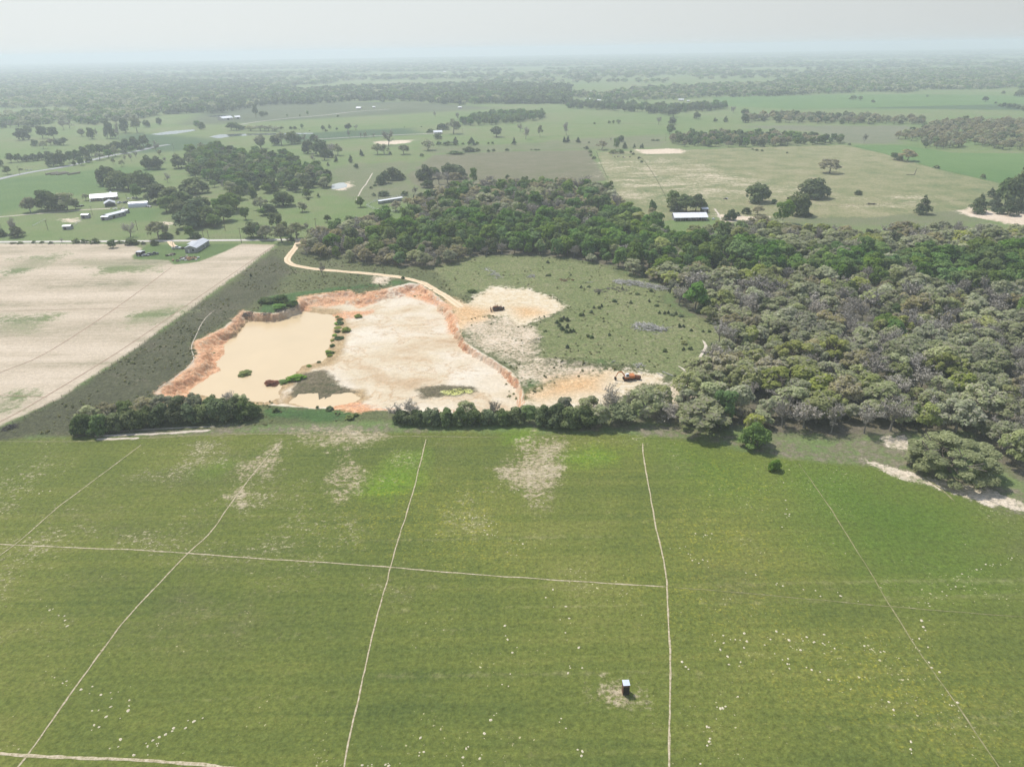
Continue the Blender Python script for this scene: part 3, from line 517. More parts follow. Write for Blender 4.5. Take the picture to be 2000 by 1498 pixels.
for pts, w, lab in [([(1560,905),(1600,960),(1650,1040),(1700,1120),(1750,1200),(1800,1280),(1870,1380),(1950,1498),(2020,1610)], .24, 'faint trail slanting down the right side of the pasture'),
                    ([(1302,1145),(1500,1162),(1800,1190),(2020,1207)], .18, 'faint trail continuing right from the trail crossing'),
                    ([(-40,862),(140,862),(280,856),(420,849),(550,847),(700,851),(830,853),(1010,855)], .45, 'faint trail along the top edge of the pasture'),
                    ([(1770,910),(1830,950),(1866,980)], .5, 'short faint trail beside the washed out sand'),
                    ([(200,1255),(330,1306)], .3, 'short faint trail left of the middle')][:4]:
    strip('trail', pts, w, FAINT, lab, 'trail', step=.6, rag=.8, taper=.12, wander=.8, z=.03)
for pts, w, lab in [([(532,482),(400,572),(250,675),(100,768),(0,824),(-120,880)], .55, 'red wheel line following the near edge of the stubble field'),
                    ([(337,521),(250,585),(170,640),(80,695),(0,728),(-120,780)], .55, 'red wheel line crossing the middle of the stubble field'),
                    ([(-60,608),(0,607.5),(200,603),(290,598)], .4, 'thin red line running level across the stubble field'),
                    ([(-60,771),(0,772),(92,776)], .45, 'short red line near the left green patch of the stubble')]:
    strip('wheel_line', pts, w, REDL, lab, 'track', step=2, rag=.5, taper=.03, z=.03)
for pts, w, lab in [([(184,852),(260,849),(330,846),(412,840)], 1.3, 'long bleached straw swath in front of the left hedge'),
                    ([(188,858),(230,857),(272,856)], 1.1, 'short bleached straw swath below the long one'),
                    ([(200,845),(300,838),(420,833)], .6, 'narrow bleached swath against the left hedge')]:
    strip('straw_swath', pts, w, STRAW, lab, 'straw', step=.8, rag=.8, taper=.05)
for pts, w, lab in [([(1340,770),(1345,745),(1358,722),(1366,700),(1378,678),(1372,664)], 1.0, 'pale sandy path along the right edge of the clearing'),
                    ([(1345,738),(1338,722),(1326,714)], .7, 'short branch of the sandy path in the clearing'),
                    ([(304,764),(345,734),(377,703),(374,676),(388,645),(402,622),(420,606)], .30, 'thin pale trail above the left bank of the pond'),
                    ([(770,382),(700,398),(696,392),(706,372),(716,358),(728,338)][2:], 1.0, 'thin pale lane in the meadow left of the pen'),
                    ([(1396,408),(1402,417),(1408,428)], 1.4, 'sandy twin track beside the long white barn')]:
    strip('path', pts, w, STRAW, lab, 'path', step=.8, rag=.6, taper=.05, wander=.8)
# ------------------------------------------------------------------ foliage and bark
def leaf_mat(name, stops, hue=0.10, trans=0.45):
    """leaf colour from the leaf's own tone; every tree differs a little"""
    m, t = newmat(name)
    tone = t.attr('tone'); oi = t.n('ShaderNodeObjectInfo').outputs['Random']
    c = t.ramp(tone, stops)
    h = t.n('ShaderNodeHueSaturation'); t.put(h.inputs['Color'], c)
    t.put(h.inputs['Hue'], t.map(oi, 0, 1, .5 - hue * .22, .5 + hue * .07)); t.put(h.inputs['Saturation'], t.map(t.math('FRACT', t.math('MULTIPLY', oi, 7.13)), 0, 1, .82, 1.15))
    t.put(h.inputs['Value'], t.map(t.math('FRACT', t.math('MULTIPLY', oi, 13.7)), 0, 1, .75, 1.28))
    d = t.n('ShaderNodeBsdfDiffuse'); t.put(d.inputs[0], h.outputs[0])
    tr = t.n('ShaderNodeBsdfTranslucent'); t.put(tr.inputs[0], h.outputs[0])
    mx = t.n('ShaderNodeMixShader'); mx.inputs[0].default_value = trans
    t.t.links.new(d.outputs[0], mx.inputs[1]); t.t.links.new(tr.outputs[0], mx.inputs[2]); t.out(mx.outputs[0]); return m
TWIG = (.40, .385, .27)
LEAF = dict(
 weed=leaf_mat('weed_leaf', [(0, (.26, .24, .14)), (.5, (.24, .28, .11)), (1, (.38, .38, .20))], .2),
 oak=leaf_mat("budding_oak_leaf", [(0, TWIG), (.30, TWIG), (.36, (.31, .345, .17)), (.8, (.42, .445, .25)), (1, (.53, .54, .34))], .04),
 olive=leaf_mat('olive_oak_leaf', [(0, (.30, .28, .18)), (.25, (.23, .265, .10)), (.7, (.36, .385, .15)), (1, (.48, .50, .24))], .1),
 brown=leaf_mat("brown_bud_leaf", [(0, TWIG), (.45, (0.398, 0.355, 0.241)), (.5, (0.355, 0.334, 0.156)), (1, (0.469, 0.419, 0.227))], .04),
 yoak=leaf_mat("fresh_yellow_leaf", [(0, TWIG), (.20, TWIG), (.26, (.29, .335, .105)), (1, (.47, .50, .19))], .06),
 green=leaf_mat("green_leaf", [(0, (.10, .18, .048)), (.6, (.17, .28, .075)), (1, (.27, .39, .125))], .16),
 dark=leaf_mat("evergreen_leaf", [(0, (0.071, 0.102, 0.043)), (.6, (0.121, 0.163, 0.064)), (1, (0.227, 0.263, 0.121))], .15, .12),
 cedar=leaf_mat("cedar_leaf", [(0, (0.050, 0.074, 0.040)), (.6, (0.085, 0.116, 0.057)), (1, (0.156, 0.185, 0.092))], .12, .10),
 shrub=leaf_mat("shrub_leaf", [(0, (0.057, 0.092, 0.035)), (.6, (0.106, 0.163, 0.057)), (1, (0.227, 0.270, 0.106))], .15),
 willow=leaf_mat("willow_leaf", [(0, (0.142, 0.227, 0.050)), (1, (0.298, 0.412, 0.114))], .2, .3),
 redbush=leaf_mat("red_brown_twig", [(0, (0.185, 0.106, 0.071)), (1, (0.341, 0.213, 0.142))], .2),
 twig=leaf_mat("grey_twig", [(0, (0.312, 0.284, 0.234)), (1, (0.511, 0.476, 0.398))], .05, .05),
)
BARK = simple("bark", (.17, .145, .115), (.085, .07, .055), 2.0)
BARK2 = simple("grey_bark", (.27, .25, .22), (.16, .14, .12), 2.0)

def leaves(r, lobes, n, size, up=0.65, shell=0.68, tone=None):
    """n leaf sprays spread through overlapping lobes [(cx,cy,cz,rx,rz)]"""
    L = np.array(lobes); w = L[:, 3] ** 2; idx = r.choice(len(L), n, p=w / w.sum())
    d = r.normal(size=(n, 3)); d /= np.linalg.norm(d, axis=1, keepdims=True)
    flip = (d[:, 2] < -.25) & (r.random(n) < .75); d[flip, 2] *= -1
    rad = shell + (1.04 - shell) * r.random(n) ** .7
    c = L[idx]
    p = c[:, :3] + d * rad[:, None] * np.stack([c[:, 3], c[:, 3], c[:, 4]], 1)
    nn = d + r.normal(size=(n, 3)) * .45; nn[:, 2] += up; nn /= np.linalg.norm(nn, axis=1, keepdims=True)
    a = np.cross(nn, r.normal(size=(n, 3))); a /= np.linalg.norm(a, axis=1, keepdims=True) + 1e-9; b = np.cross(nn, a)
    s = size * (.55 + .9 * r.random(n)); e = s * (.45 + .4 * r.random(n))
    a = a * s[:, None]; b = b * e[:, None]
    v = np.stack([p - a, p + b * .9 - a * .1, p + a, p - b + a * .15], 1).reshape(-1, 3)
    f = np.arange(4 * n).reshape(-1, 4)
    lob_t = r.random(len(L))[idx]
    tn = r.random(n) * .65 + lob_t * .35 if tone is None else tone(r, n)
    ok = v[:, 2].reshape(-1, 4).min(1) > 0.02
    f = f[ok]; return v, f, tn[ok]

def limb_mesh(r, H_, cw, base_r, levels=3, kids=4, spread=.75, first=.28, gnarl=.16, sides=5, minr=.02):
    V = []; F = []
    def seg(p, q, r0, r1, n):
        d = q - p; l = np.linalg.norm(d)
        if l < 1e-5: return
        d /= l; a = np.array([0, 0, 1.]) if abs(d[2]) < .9 else np.array([1., 0, 0]); u = np.cross(d, a); u /= np.linalg.norm(u); w = np.cross(d, u)
        an = np.arange(n) * 2 * math.pi / n; ring = np.cos(an)[:, None] * u + np.sin(an)[:, None] * w
        b = len(V); V.extend(p + ring * r0); V.extend(q + ring * r1)
        for i in range(n): F.append((b + i, b + (i + 1) % n, b + n + (i + 1) % n, b + n + i))
    def grow_(p, d, L, rad, lv):
        n = 5 if lv == 0 else (4 if lv == 1 else 3); k = 3 if lv < 2 else 2; q = p
        for i in range(k):
            d = d + r.normal(size=3) * gnarl; d[2] += .05 * (lv > 0); d /= np.linalg.norm(d)
            q2 = q + d * L / k; r2 = rad * (.82 if lv == 0 else .70)
            seg(q, q2, rad, max(r2, minr), n); q = q2; rad = max(r2, minr)
            if lv < levels and (i > 0 or lv > 0):
                for _ in range(kids if i == k - 1 else max(1, kids - 2)):
                    az = r.random() * 2 * math.pi; s = spread * (.6 + .7 * r.random())
                    side = np.array([math.cos(az), math.sin(az), .10 + .25 * r.random()])
                    nd = d * (1 - s * .6) + side * s; nd /= np.linalg.norm(nd)
                    grow_(q, nd, L * (.62 if lv else (1 - first) / first * .30 + .1) * (.75 + .5 * r.random()), rad * .62, lv + 1)
    grow_(np.zeros(3), np.array([r.normal() * .08, r.normal() * .08, 1.0]), H_ * first, base_r, 0)
    V = np.array(V); F = np.array(F)
    top = V[:, 2].max(); V[:, 2] *= H_ / top
    rr = np.abs(V[:, :2]).max(); V[:, :2] *= (cw / 2 / rr) if rr > 0 else 1
    return V, F

def lobes_for(shape, r):
    """crown outlines of a tree 10 m tall and about 10 m wide"""
    L = []
    if shape == 'round':
        for k in range(19):
            az = r.random() * 6.283; el = math.asin(r.uniform(-.8, 1)); q = r.uniform(.62, 1.0)
            L.append((3.3 * q * math.cos(az) * math.cos(el), 3.3 * q * math.sin(az) * math.cos(el), 5.3 + 3.3 * q * math.sin(el), r.uniform(1.1, 1.9), r.uniform(.95, 1.5)))
        L.append((0, 0, 5.2, 2.9, 3.2))
    elif shape == 'spread':
        for k in range(26):
            az = r.random() * 6.283; q = math.sqrt(r.random()); h = 8.6 - 3.0 * q * q + r.uniform(-1.5, .4)
            L.append((4.1 * q * math.cos(az), 4.1 * q * math.sin(az), h, r.uniform(.75, 1.45), r.uniform(.6, 1.1)))
        for k in range(7):
            az = r.random() * 6.283; L.append((3.4 * math.cos(az), 3.4 * math.sin(az), r.uniform(3.2, 5.2), r.uniform(.8, 1.3), r.uniform(.6, 1.0)))
    elif shape == 'cone':
        for k in range(22):
            u = k / 21; az = r.random() * 6.283; rr = (1 - u) ** .75 * 3.0; h = .9 + 8.3 * u
            L.append((rr * math.cos(az), rr * math.sin(az), h, .55 + 1.5 * (1 - u), .9 + .5 * (1 - u)))
        L.append((0, 0, 3.2, 2.6, 3.0)); L.append((0, 0, 6.2, 1.7, 2.5))
    elif shape == 'low':      # leafy to the ground
        for k in range(22):
            az = r.random() * 6.283; el = math.asin(r.uniform(0, 1)); q = r.uniform(.7, 1.0)
            L.append((3.7 * q * math.cos(az) * math.cos(el), 3.7 * q * math.sin(az) * math.cos(el), 1.4 + 7.0 * q * math.sin(el), r.uniform(1.0, 1.9), r.uniform(1.0, 1.9)))
        L.append((0, 0, 3.8, 3.2, 3.9))
    elif shape == 'tall':
        for k in range(20):
            az = r.random() * 6.283; h = r.uniform(2.6, 9.0); q = 3.2 * math.sin(math.pi * min(1, max(.12, (h - 1) / 9.2))) ** .6
            L.append((q * math.cos(az), q * math.sin(az), h, r.uniform(1.2, 1.9), r.uniform(1.0, 1.7)))
        L.append((0, 0, 5.6, 2.6, 3.3))
    elif shape == 'broad':
        for k in range(70):
            az = r.random() * 6.283; el = math.asin(r.uniform(-.1, 1)); q = r.uniform(.78, 1.02)
            L.append((4.35 * q * math.cos(az) * math.cos(el), 4.35 * q * math.sin(az) * math.cos(el), 1.9 + 7.0 * q * math.sin(el), r.uniform(.5, 1.1), r.uniform(.6, 1.2)))
    return L

PROTO = {}
def proto(shape, k, lod, leaf, bark):
    """tree meshes: (crown, trunk) at high detail, one joined mesh otherwise"""
    key = (shape, k, lod, leaf)
    if key in PROTO: return PROTO[key]
    r = np.random.default_rng(hash((len(shape), ord(shape[0]), ord(shape[1]), k)) % 99991)
    if shape == 'bare':
        V, F = limb_mesh(r, 10, 9, .34, levels=3 if lod != 'far' else 2, kids=4, spread=.95, first=.24, minr=.030 if lod == 'hi' else .045)
        tips = V[r.choice(len(V), 900 if lod == 'hi' else (500 if lod == 'mid' else 90))]; tips = tips[tips[:, 2] > 3.5]
        lv = leaves(r, [(q[0], q[1], q[2], .5, .45) for q in tips], {'hi': 1500, 'mid': 650, 'far': 110}[lod], {'hi': .17, 'mid': .26, 'far': .7}[lod], 0, .2)
    else:
        lob = lobes_for(shape, r)
        n = dict(round=2300, spread=1900, cone=1700, low=2300, tall=2300, broad=26000)[shape]; sz = dict(round=.44, spread=.40, cone=.36, low=.44, tall=.44, broad=.14)[shape]
        if lod == 'mid': n = int(n * .55); sz *= 1.32
        if lod == 'far': n = 130; sz *= 3.2
        lv = leaves(r, lob, n, sz, shell=.62 if shape in ('spread', 'broad') else .72)
        lev = {'hi': 2, 'mid': 2, 'far': 1}[lod]
        hh = dict(round=7.5, spread=8.6, cone=7, low=6.5, tall=8, broad=8.5)[shape]
        V, F = limb_mesh(r, hh, dict(round=6, spread=8.2, cone=2.5, low=5, tall=5, broad=7.8)[shape], .30 if shape != 'broad' else .16, levels=lev, kids=4, spread=.9, first=.34, minr=.05)
    bm_ = {'bark': BARK, 'grey': BARK2}[bark]
    if lod == 'hi':
        cr = mesh_np("crown", lv[0], lv[1], [LEAF[leaf]], attrs={'tone': ('FACE', lv[2])})
        tk = mesh_np("trunk", V, F, [bm_])
        PROTO[key] = (cr, tk)
    else:
        VV = np.vstack([lv[0], V]); FF = np.vstack([lv[1], F + len(lv[0])])
        PROTO[key] = (mesh_np("tree", VV, FF, [LEAF[leaf], bm_], mi=[0] * len(lv[1]) + [1] * len(F), attrs={'tone': ('FACE', np.concatenate([lv[2], np.full(len(F), .5)]))}),)
    return PROTO[key]

KIND = dict(lowgreen=('leafy_tree', ['low'], 'green', 'bark'), weed=('weed', ['low'], 'weed', 'grey'),   # name, crown shapes, leaf material, bark, category
 oak=('oak_tree', ['spread', 'spread', 'round'], 'oak', 'grey'), brown=('oak_tree', ['spread'], 'brown', 'grey'), yoak=('oak_tree', ['spread', 'round'], 'yoak', 'bark'),
 green=('leafy_tree', ['round', 'tall'], 'green', 'bark'), dark=('evergreen_tree', ['low', 'low', 'round'], 'dark', 'bark'), hedge=('evergreen_tree', ['low'], 'dark', 'bark'), cedar=('cedar_tree', ['cone'], 'cedar', 'bark'),
 bare=('bare_tree', ['bare'], 'twig', 'grey'), shrub=('shrub', ['low'], 'shrub', 'bark'), bush=('shrub', ['low'], 'dark', 'bark'), big=('oak_tree', ['broad'], 'olive', 'bark'), willow=('willow_bush', ['low'], 'willow', 'bark'), red=('willow_bush', ['low'], 'redbush', 'bark'))
NVAR = dict(spread=6, round=5, tall=4, low=5, cone=4, bare=5, broad=1)
def plant(kind, x, y, h, w, label, group, lod='hi', r=None, z=None, cat=None):
    r = r or rng
    name, shapes, leaf, bark = KIND[kind]
    sh = shapes[int(r.integers(len(shapes)))]; k = int(r.integers(NVAR[sh]))
    if lod == 'far': k = k % 2
    cat = cat or ('shrub' if name in ('shrub', 'willow_bush', 'weed') else 'tree')
    z = float(H(x, y)[0]) - .05 if z is None else z
    sc = (w / 10 * r.uniform(.92, 1.08), w / 10 * r.uniform(.92, 1.08), h / 10); rz = r.uniform(0, 6.283)
    P = proto(sh, k, lod, leaf, bark)
    if lod == 'hi':
        o = empty(name, (x, y, z), rz, sc, label, cat, group)
        link('crown', P[0], o); link('trunk', P[1], o)
    else:
        o = link(name, P[0], None, (x, y, z), rz, sc); tag(o, label, cat, group)
    return o

ORD = "first second third fourth fifth sixth seventh eighth ninth tenth eleventh twelfth".split()
def ordinal(i, n):
    if n == 1: return ''
    if i == 0: return 'leftmost'
    if i == n - 1 and n > 2: return 'rightmost'
    if i < 12: return ORD[i] + ' from the left'
    if n - 1 - i < 12: return ORD[n - 1 - i] + ' from the right'
    return None
ADJ = dict(lowgreen='green tree', weed='weed', hedge='dark evergreen tree', oak='grey green budding oak', brown='brownish budding oak', yoak='bright yellow green oak', green='full green leafy tree', dark='dark evergreen tree', cedar='dark cedar',
           bare='bare grey tree', shrub='green shrub', bush='dark shrub', big='huge spreading oak', willow='light green willow bush', red='red brown bare bush')

# ------------------------------------------------------------------ single trees and small groups: kind, base x, base y, height and width in photo pixels
LONE = {
 'in the far left meadow': [('dark',45,274,25,24),('dark',56,265,18,17),('dark',84,271,23,19),('dark',106,272,23,24),('dark',69,286,14,15),('oak',86,291,15,14),('brown',100,284,12,16),('bush',112,284,10,14),('dark',125,284,15,18),
     ('oak',160,267,15,14),('dark',180,272,25,15),('bare',189,266,14,9),('dark',216,271,32,19),('bare',232,272,28,17),('dark',246,260,32,17),('oak',268,260,32,20),('dark',287,249,15,14),('dark',312,244,15,11),('dark',187,244,10,14),('bare',125,254,18,20),('bare',136,251,17,18),('bare',165,240,15,16),
     ('oak',150,235,14,18),('bare',20,250,14,18),('dark',4,251,12,16),('oak',50,250,14,18),('dark',204,245,14,16),('oak',228,243,16,18)],
 'by the highway hedge': [('dark',22,318,18,18),('dark',36,317,16,16),('shrub',52,316,13,17),('dark',66,315,15,17),('shrub',82,313,15,16),('dark',96,311,15,17),('dark',105,325,28,24),('dark',122,324,30,26),('green',137,318,22,18),('dark',152,312,20,20),('dark',166,309,22,20),('green',180,306,21,20),('dark',196,303,20,20),
     ('dark',212,300,18,20),('dark',228,297,20,22),('dark',246,294,22,22),('dark',264,290,22,22),('dark',281,287,22,20),('green',160,323,15,15),('shrub',174,318,12,14),('oak',195,313,14,18),('green',212,309,16,18),('oak',226,306,20,18),('dark',243,301,11,14),('green',258,297,10,14),('dark',275,293,9,14),('dark',291,289,9,12),
     ('dark',16,341,16,16),('bush',41,333,4,8),('dark',2,325,15,14),('shrub',145,324,10,8)],
 'in the pasture right of the highway': [('oak',239,326,13,11),('bare',257,315,14,10),('bare',244,316,12,8),('bare',266,309,12,8),('oak',222,322,13,7),('bare',306,297,20,14),('dark',290,331,26,26),('dark',308,331,25,28),('dark',350,329,27,29),('bare',322,318,10,10),('bare',328,357,18,14),('oak',312,303,10,10)],
 'in the dark grove behind the farmhouse': [('dark',213,362,40,30),('dark',230,370,36,34),('dark',252,372,38,34),('dark',275,373,38,34),('dark',294,370,34,26),('green',267,388,26,17)],
 'in the grove beside the rounded barn': [('dark',312,396,42,40),('dark',336,402,36,38),('green',326,415,30,30),('dark',358,405,34,40),('dark',352,425,36,38),('green',336,412,26,26),('dark',384,420,32,40),('dark',372,445,44,48),('dark',402,440,36,44),('green',420,444,26,26),('green',438,432,28,34),('dark',392,410,28,34),('green',450,415,34,32),('dark',382,378,30,40),('dark',364,378,22,24),('green',430,416,26,26),('green',462,408,26,30),('green',418,366,12,12),('bare',438,370,17,18),('bare',455,370,18,18)],
 'left of the farmhouse': [('oak',60,415,29,30),('dark',94,411,40,46),('dark',110,412,34,34),('oak',132,411,34,38),('dark',148,409,20,22),('oak',168,392,13,12)],
 'beside the gravel road': [('bare',33,461,34,28),('dark',35,463,22,27),('dark',2,462,16,22),('bush',149,475,9,14),('bush',165,475,8,13),('bush',185,475,9,19),('green',221,484,15,17),('bush',257,478,13,27),('shrub',302,479,11,17),('bush',66,475,5,9),('bush',82,475,4,9),('bush',40,476,4,12),('bush',235,476,6,12),('bare',121,474,8,9),('bush',25,476,3,12),('shrub',100,476,4,10),('bare',255,463,26,30),('oak',310,467,34,38),('bush',325,466,12,24),('green',372,465,22,22),('shrub',382,466,14,20),('bush',347,458,8,9),('bush',280,477,5,10),('green',480,429,22,16),('dark',495,464,34,34),('green',513,466,26,24),('oak',520,468,28,30),('green',540,444,24,28),('oak',551,474,35,32),('oak',580,467,32,34),('oak',610,466,20,22),('bare',600,451,15,15),('shrub',567,470,8,16),('dark',555,459,30,24)],
 'in the meadow below the left grove': [('dark',554,403,33,34),('oak',591,414,19,18),('green',516,421,16,20),('dark',526,420,22,24),('oak',510,410,24,24),('green',599,386,15,15),('bush',602,391,5,6),('cedar',622,386,8,6),('green',704,405,20,16),('shrub',712,430,6,8),('cedar',697,452,9,12),('bare',630,537,24,16),('shrub',728,424,10,12),('bush',735,424,10,14),('bush',683,432,12,16),('shrub',695,433,9,16),('green',640,434,14,14)],
 'behind the cattle pen': [('bush',730,383,6,8),('bush',750,383,11,20),('bush',790,382,9,14),('cedar',809,390,9,7),('dark',822,390,13,14),('bare',810,381,15,16),('bush',725,369,5,7),('bush',732,364,4,7),('dark',742,361,20,20),('dark',752,358,26,20),('dark',766,352,26,26),('dark',776,352,20,24),('dark',786,350,12,14),('dark',820,352,24,20),('dark',833,350,28,26),('green',848,349,20,20),('shrub',828,353,14,18),('dark',878,349,32,34),('dark',894,349,30,32),('bare',857,360,24,24),('bare',874,357,20,26),('brown',887,357,20,26),('shrub',836,367,16,26),('green',925,362,30,16),('bush',991,349,8,9),('bare',955,362,18,24),('bare',908,364,20,8)],
 'by the two ponds': [('oak',511,291,25,25),('dark',537,284,22,20),('oak',550,284,24,22),('dark',570,282,28,24),('dark',581,281,18,20),('bare',595,279,15,17),('dark',612,276,13,13),('bare',619,276,11,10),('green',452,255,15,22),('green',462,255,14,18),('dark',473,254,9,14),('oak',490,256,10,20),('oak',508,256,11,22),('oak',525,256,10,22),('bush',550,253,6,8),('bush',568,253,6,8),('bush',576,253,6,8),('green',590,252,9,7),('dark',500,230,25,12),('dark',512,228,12,12),('oak',538,257,9,20),
      ('dark',395,253,15,12),('green',386,250,12,12),('dark',631,256,10,8),('dark',644,252,8,6),('dark',680,256,14,15),('bare',682,270,14,7),('bush',637,258,5,6),('bare',695,254,9,10),('bush',658,254,5,5),('bare',705,269,9,6),('bare',712,270,10,6),('oak',715,270,12,5),('bare',730,269,8,6)],
 'in the middle meadow': [('dark',626,304,34,32),('dark',634,313,20,18),('shrub',641,308,16,20),('bare',650,303,22,24),('oak',660,304,21,17),('cedar',706,305,12,11),('cedar',657,317,12,9),('cedar',685,318,14,11),('shrub',696,329,10,9),('green',532,305,10,11),('bush',557,304,4,4),('cedar',641,325,8,6),('bare',612,318,18,10),('dark',602,300,28,22),
      ('bare',759,285,28,24),('oak',738,302,20,20),('oak',751,302,20,20),('oak',789,302,19,21),('shrub',762,303,7,6),('shrub',824,306,6,8),('oak',836,294,20,24)],
 'around the far small house': [('dark',855,272,12,15),('dark',865,254,13,22),('oak',886,262,27,24),('bush',841,260,8,14),('bare',850,229,10,8),('cedar',890,284,15,14),('bush',875,284,8,20),('bush',857,284,8,9),('cedar',921,284,14,17),('bare',893,235,14,12),('bush',904,283,4,5),('bush',932,283,6,6)],
 'in the right middle meadow': [('dark',971,268,19,26),('bush',915,297,10,24),('bush',890,301,6,30),('bush',932,296,6,12),('bush',954,297,5,8),('bush',964,296,5,6),('bush',990,295,5,9),('bush',954,282,4,4),('bush',962,282,5,5),('bare',1016,257,15,13),('bare',1027,272,22,20),('oak',1055,268,21,11),('bare',1106,265,24,18),('cedar',1004,283,13,10),('cedar',1102,279,11,8),('cedar',1109,279,12,10),('cedar',1129,279,10,12),
      ('brown',1175,293,17,22),('green',1203,292,20,13),('cedar',1220,291,12,11),('dark',1209,277,10,12),('dark',1214,277,13,12),('cedar',1239,290,8,7),('cedar',1254,290,9,7),('cedar',1251,290,6,4),('bush',1198,300,7,14),('bush',1212,300,7,13),('bush',1145,292,6,10),('bush',1153,299,6,9),('bush',1160,311,6,8),('bush',1154,305,4,6),('bush',1237,303,5,6),('bush',1248,311,5,6),('bush',1253,318,5,5),('bush',1232,299,5,5),
      ('dark',1190,242,6,6),('dark',1198,242,6,6),('dark',1208,242,7,10),('bush',1161,243,4,5),('bare',1286,244,14,13),('bush',1046,294,3,6),('bush',1052,294,3,5),('bush',1038,294,3,4),('bare',1193,277,7,4),('bush',1275,276,4,8),('bush',1284,276,4,9),('bush',1150,280,3,5)],
 'beyond the far tree belt': [('dark',1361,233,15,14),('bush',1397,239,8,8),('cedar',1417,239,11,11),('bare',1432,221,12,13),('dark',1454,226,14,17),('dark',1455,240,18,15),('dark',1315,229,16,20),('dark',1306,226,14,14),('dark',1313,244,16,16),('dark',1310,254,13,14),('green',1308,262,12,12),('bush',1317,254,5,6),
      ('dark',1666,195,8,13),('dark',1680,197,8,9),('dark',1705,202,6,8),('dark',1924,199,10,12),('dark',1959,184,6,7),('dark',1991,189,13,18),('bush',1811,190,4,5),('dark',1952,209,6,8),('dark',1960,210,9,9),('dark',1969,212,11,12),('dark',1979,213,10,11),('dark',1988,214,10,10),('dark',1998,217,11,10),('dark',1944,203,4,6),
      ('dark',552,201,8,13),('dark',747,200,7,11),('dark',843,203,12,12),('dark',866,204,14,14),('dark',884,202,12,10),('dark',660,229,4,5),('green',561,229,5,3),('green',586,229,5,3),('green',601,225,7,5),('dark',520,226,8,8)],
 'in the tan pasture': [('brown',1620,338,27,40),('bush',1829,329,6,13),('dark',1919,349,9,10),('brown',1771,315,21,32),('dark',1746,312,13,18),('dark',1756,314,10,14),('bare',1687,280,17,13),('bush',1659,284,4,5),('shrub',1676,381,10,14),('bush',1537,300,3,5),('bush',1470,293,3,5),('bush',1478,295,4,7),('bush',1488,296,4,6)],
 'around the long white barn': [('dark',1322,412,30,36),('dark',1340,414,34,40),('dark',1358,413,32,36),('green',1312,404,27,28),('dark',1374,409,16,16),('green',1274,420,29,17),('brown',1272,422,16,16),('dark',1476,395,39,46),('dark',1490,393,32,26),('dark',1427,430,24,18),('bush',1418,430,12,16),('shrub',1457,418,13,16),('brown',1480,420,18,24),('shrub',1440,422,8,12),('dark',1585,386,42,56),('dark',1556,421,48,44),('dark',1566,420,40,30),('green',1528,437,40,37),('shrub',1577,424,10,20),('bush',1512,398,10,12),('bush',1310,383,4,6)],
 'at the right edge': [('cedar',1801,418,33,36),('cedar',1910,416,34,40),('cedar',1940,408,28,28),('cedar',1935,385,17,20),('cedar',1967,420,32,40),('dark',1962,402,54,42),('dark',1988,406,80,54),('dark',2014,402,82,56),('cedar',1985,415,30,30),('cedar',1945,412,24,24)],
}
r_l = np.random.default_rng(21)
WHERE_GROUP = {}
n_lone = 0
def px_size(px, py, hp, wp):
    m, a = mpp(px, py); return max(.6, hp * m / math.cos(a)), max(.6, wp * m)
FAR_PROTO = {}
for where, items in LONE.items():
    names = {}
    for it in items: names.setdefault(it[0], []).append(it)
    for kind, its in names.items():
        its.sort(key=lambda q: q[1])
        for i, (kd, px, py, hp, wp) in enumerate(its):
            h, w = px_size(px, py, hp, wp); w *= 1.4 if ('grove' in where and kd != 'bare') else 1.18; h *= 1.08
            size = ''
            o = ordinal(i, len(its)); lab = ADJ[kd] + ' ' + where + (', ' + o if o else '')
            lod = 'hi' if hp >= 20 and py > 330 else ('mid' if hp > 9 else 'far')
            g = G(px, py)
            ob = plant(kd, g[0], g[1], h, w, lab, 'trees and bushes ' + where, lod, r_l)
            n_lone += 1
            if lod == 'far': FAR_PROTO.setdefault(kd, []).append(ob)

# ------------------------------------------------------------------ hedges, thickets and single plants of the near ground (metres)
def put(kind, px, py, h, w, label, group=None, lod='hi', z=0.0):
    g = G(px, py, z); return plant(kind, g[0], g[1], h, w, label, group, lod, r_l)
put('big', 1856, 922, 11.5, 25.5, 'huge spreading oak standing in front of the wood at the pasture corner')
put('lowgreen', 1474, 874, 9.5, 9.6, 'bright green tree with dark base standing out from the wood edge into the pasture')
put('yoak', 1468, 858, 9.5, 8.5, 'yellow green tree right behind the bright green one at the wood edge')
put('lowgreen', 1512, 918, 3.9, 4.4, 'small lone green bush with a round shadow on the open pasture')
for i, (px, py, h, w, k) in enumerate([(166,845,8.5,8,'hedge'),(196,846,8,8.5,'hedge'),(230,838,7.5,8,'hedge'),(258,836,8,8,'hedge'),(286,832,8,8.5,'hedge'),(316,828,8,8.5,'hedge'),(346,826,8.5,8.5,'hedge'),(374,824,7.5,8,'hedge'),(402,822,7.5,8.5,'hedge'),(430,820,9.5,8.5,'hedge'),(456,817,9,8.5,'hedge'),(482,815,8,8.5,'hedge'),(497,812,5.5,6,'hedge')]):
    put(k, px, py, h, w, 'dark evergreen tree in the front row of the left hedge, ' + (ordinal(i, 13) or 'in its middle'), 'left hedge')
for i, (px, py, h, w, k) in enumerate([(176,828,7,8,'oak'),(212,820,7,8,'brown'),(246,814,7,8.5,'hedge'),(282,810,7,8.5,'brown'),(318,806,7,9,'oak'),(352,802,7,8,'hedge'),(384,802,7,8,'oak'),(415,803,7,8,'hedge'),(446,800,7.5,7,'bare'),(468,800,6.5,7,'oak')]):
    put(k, px, py, h, w, ADJ[k] + ' in the back row of the left hedge, ' + ordinal(i, 10), 'left hedge')
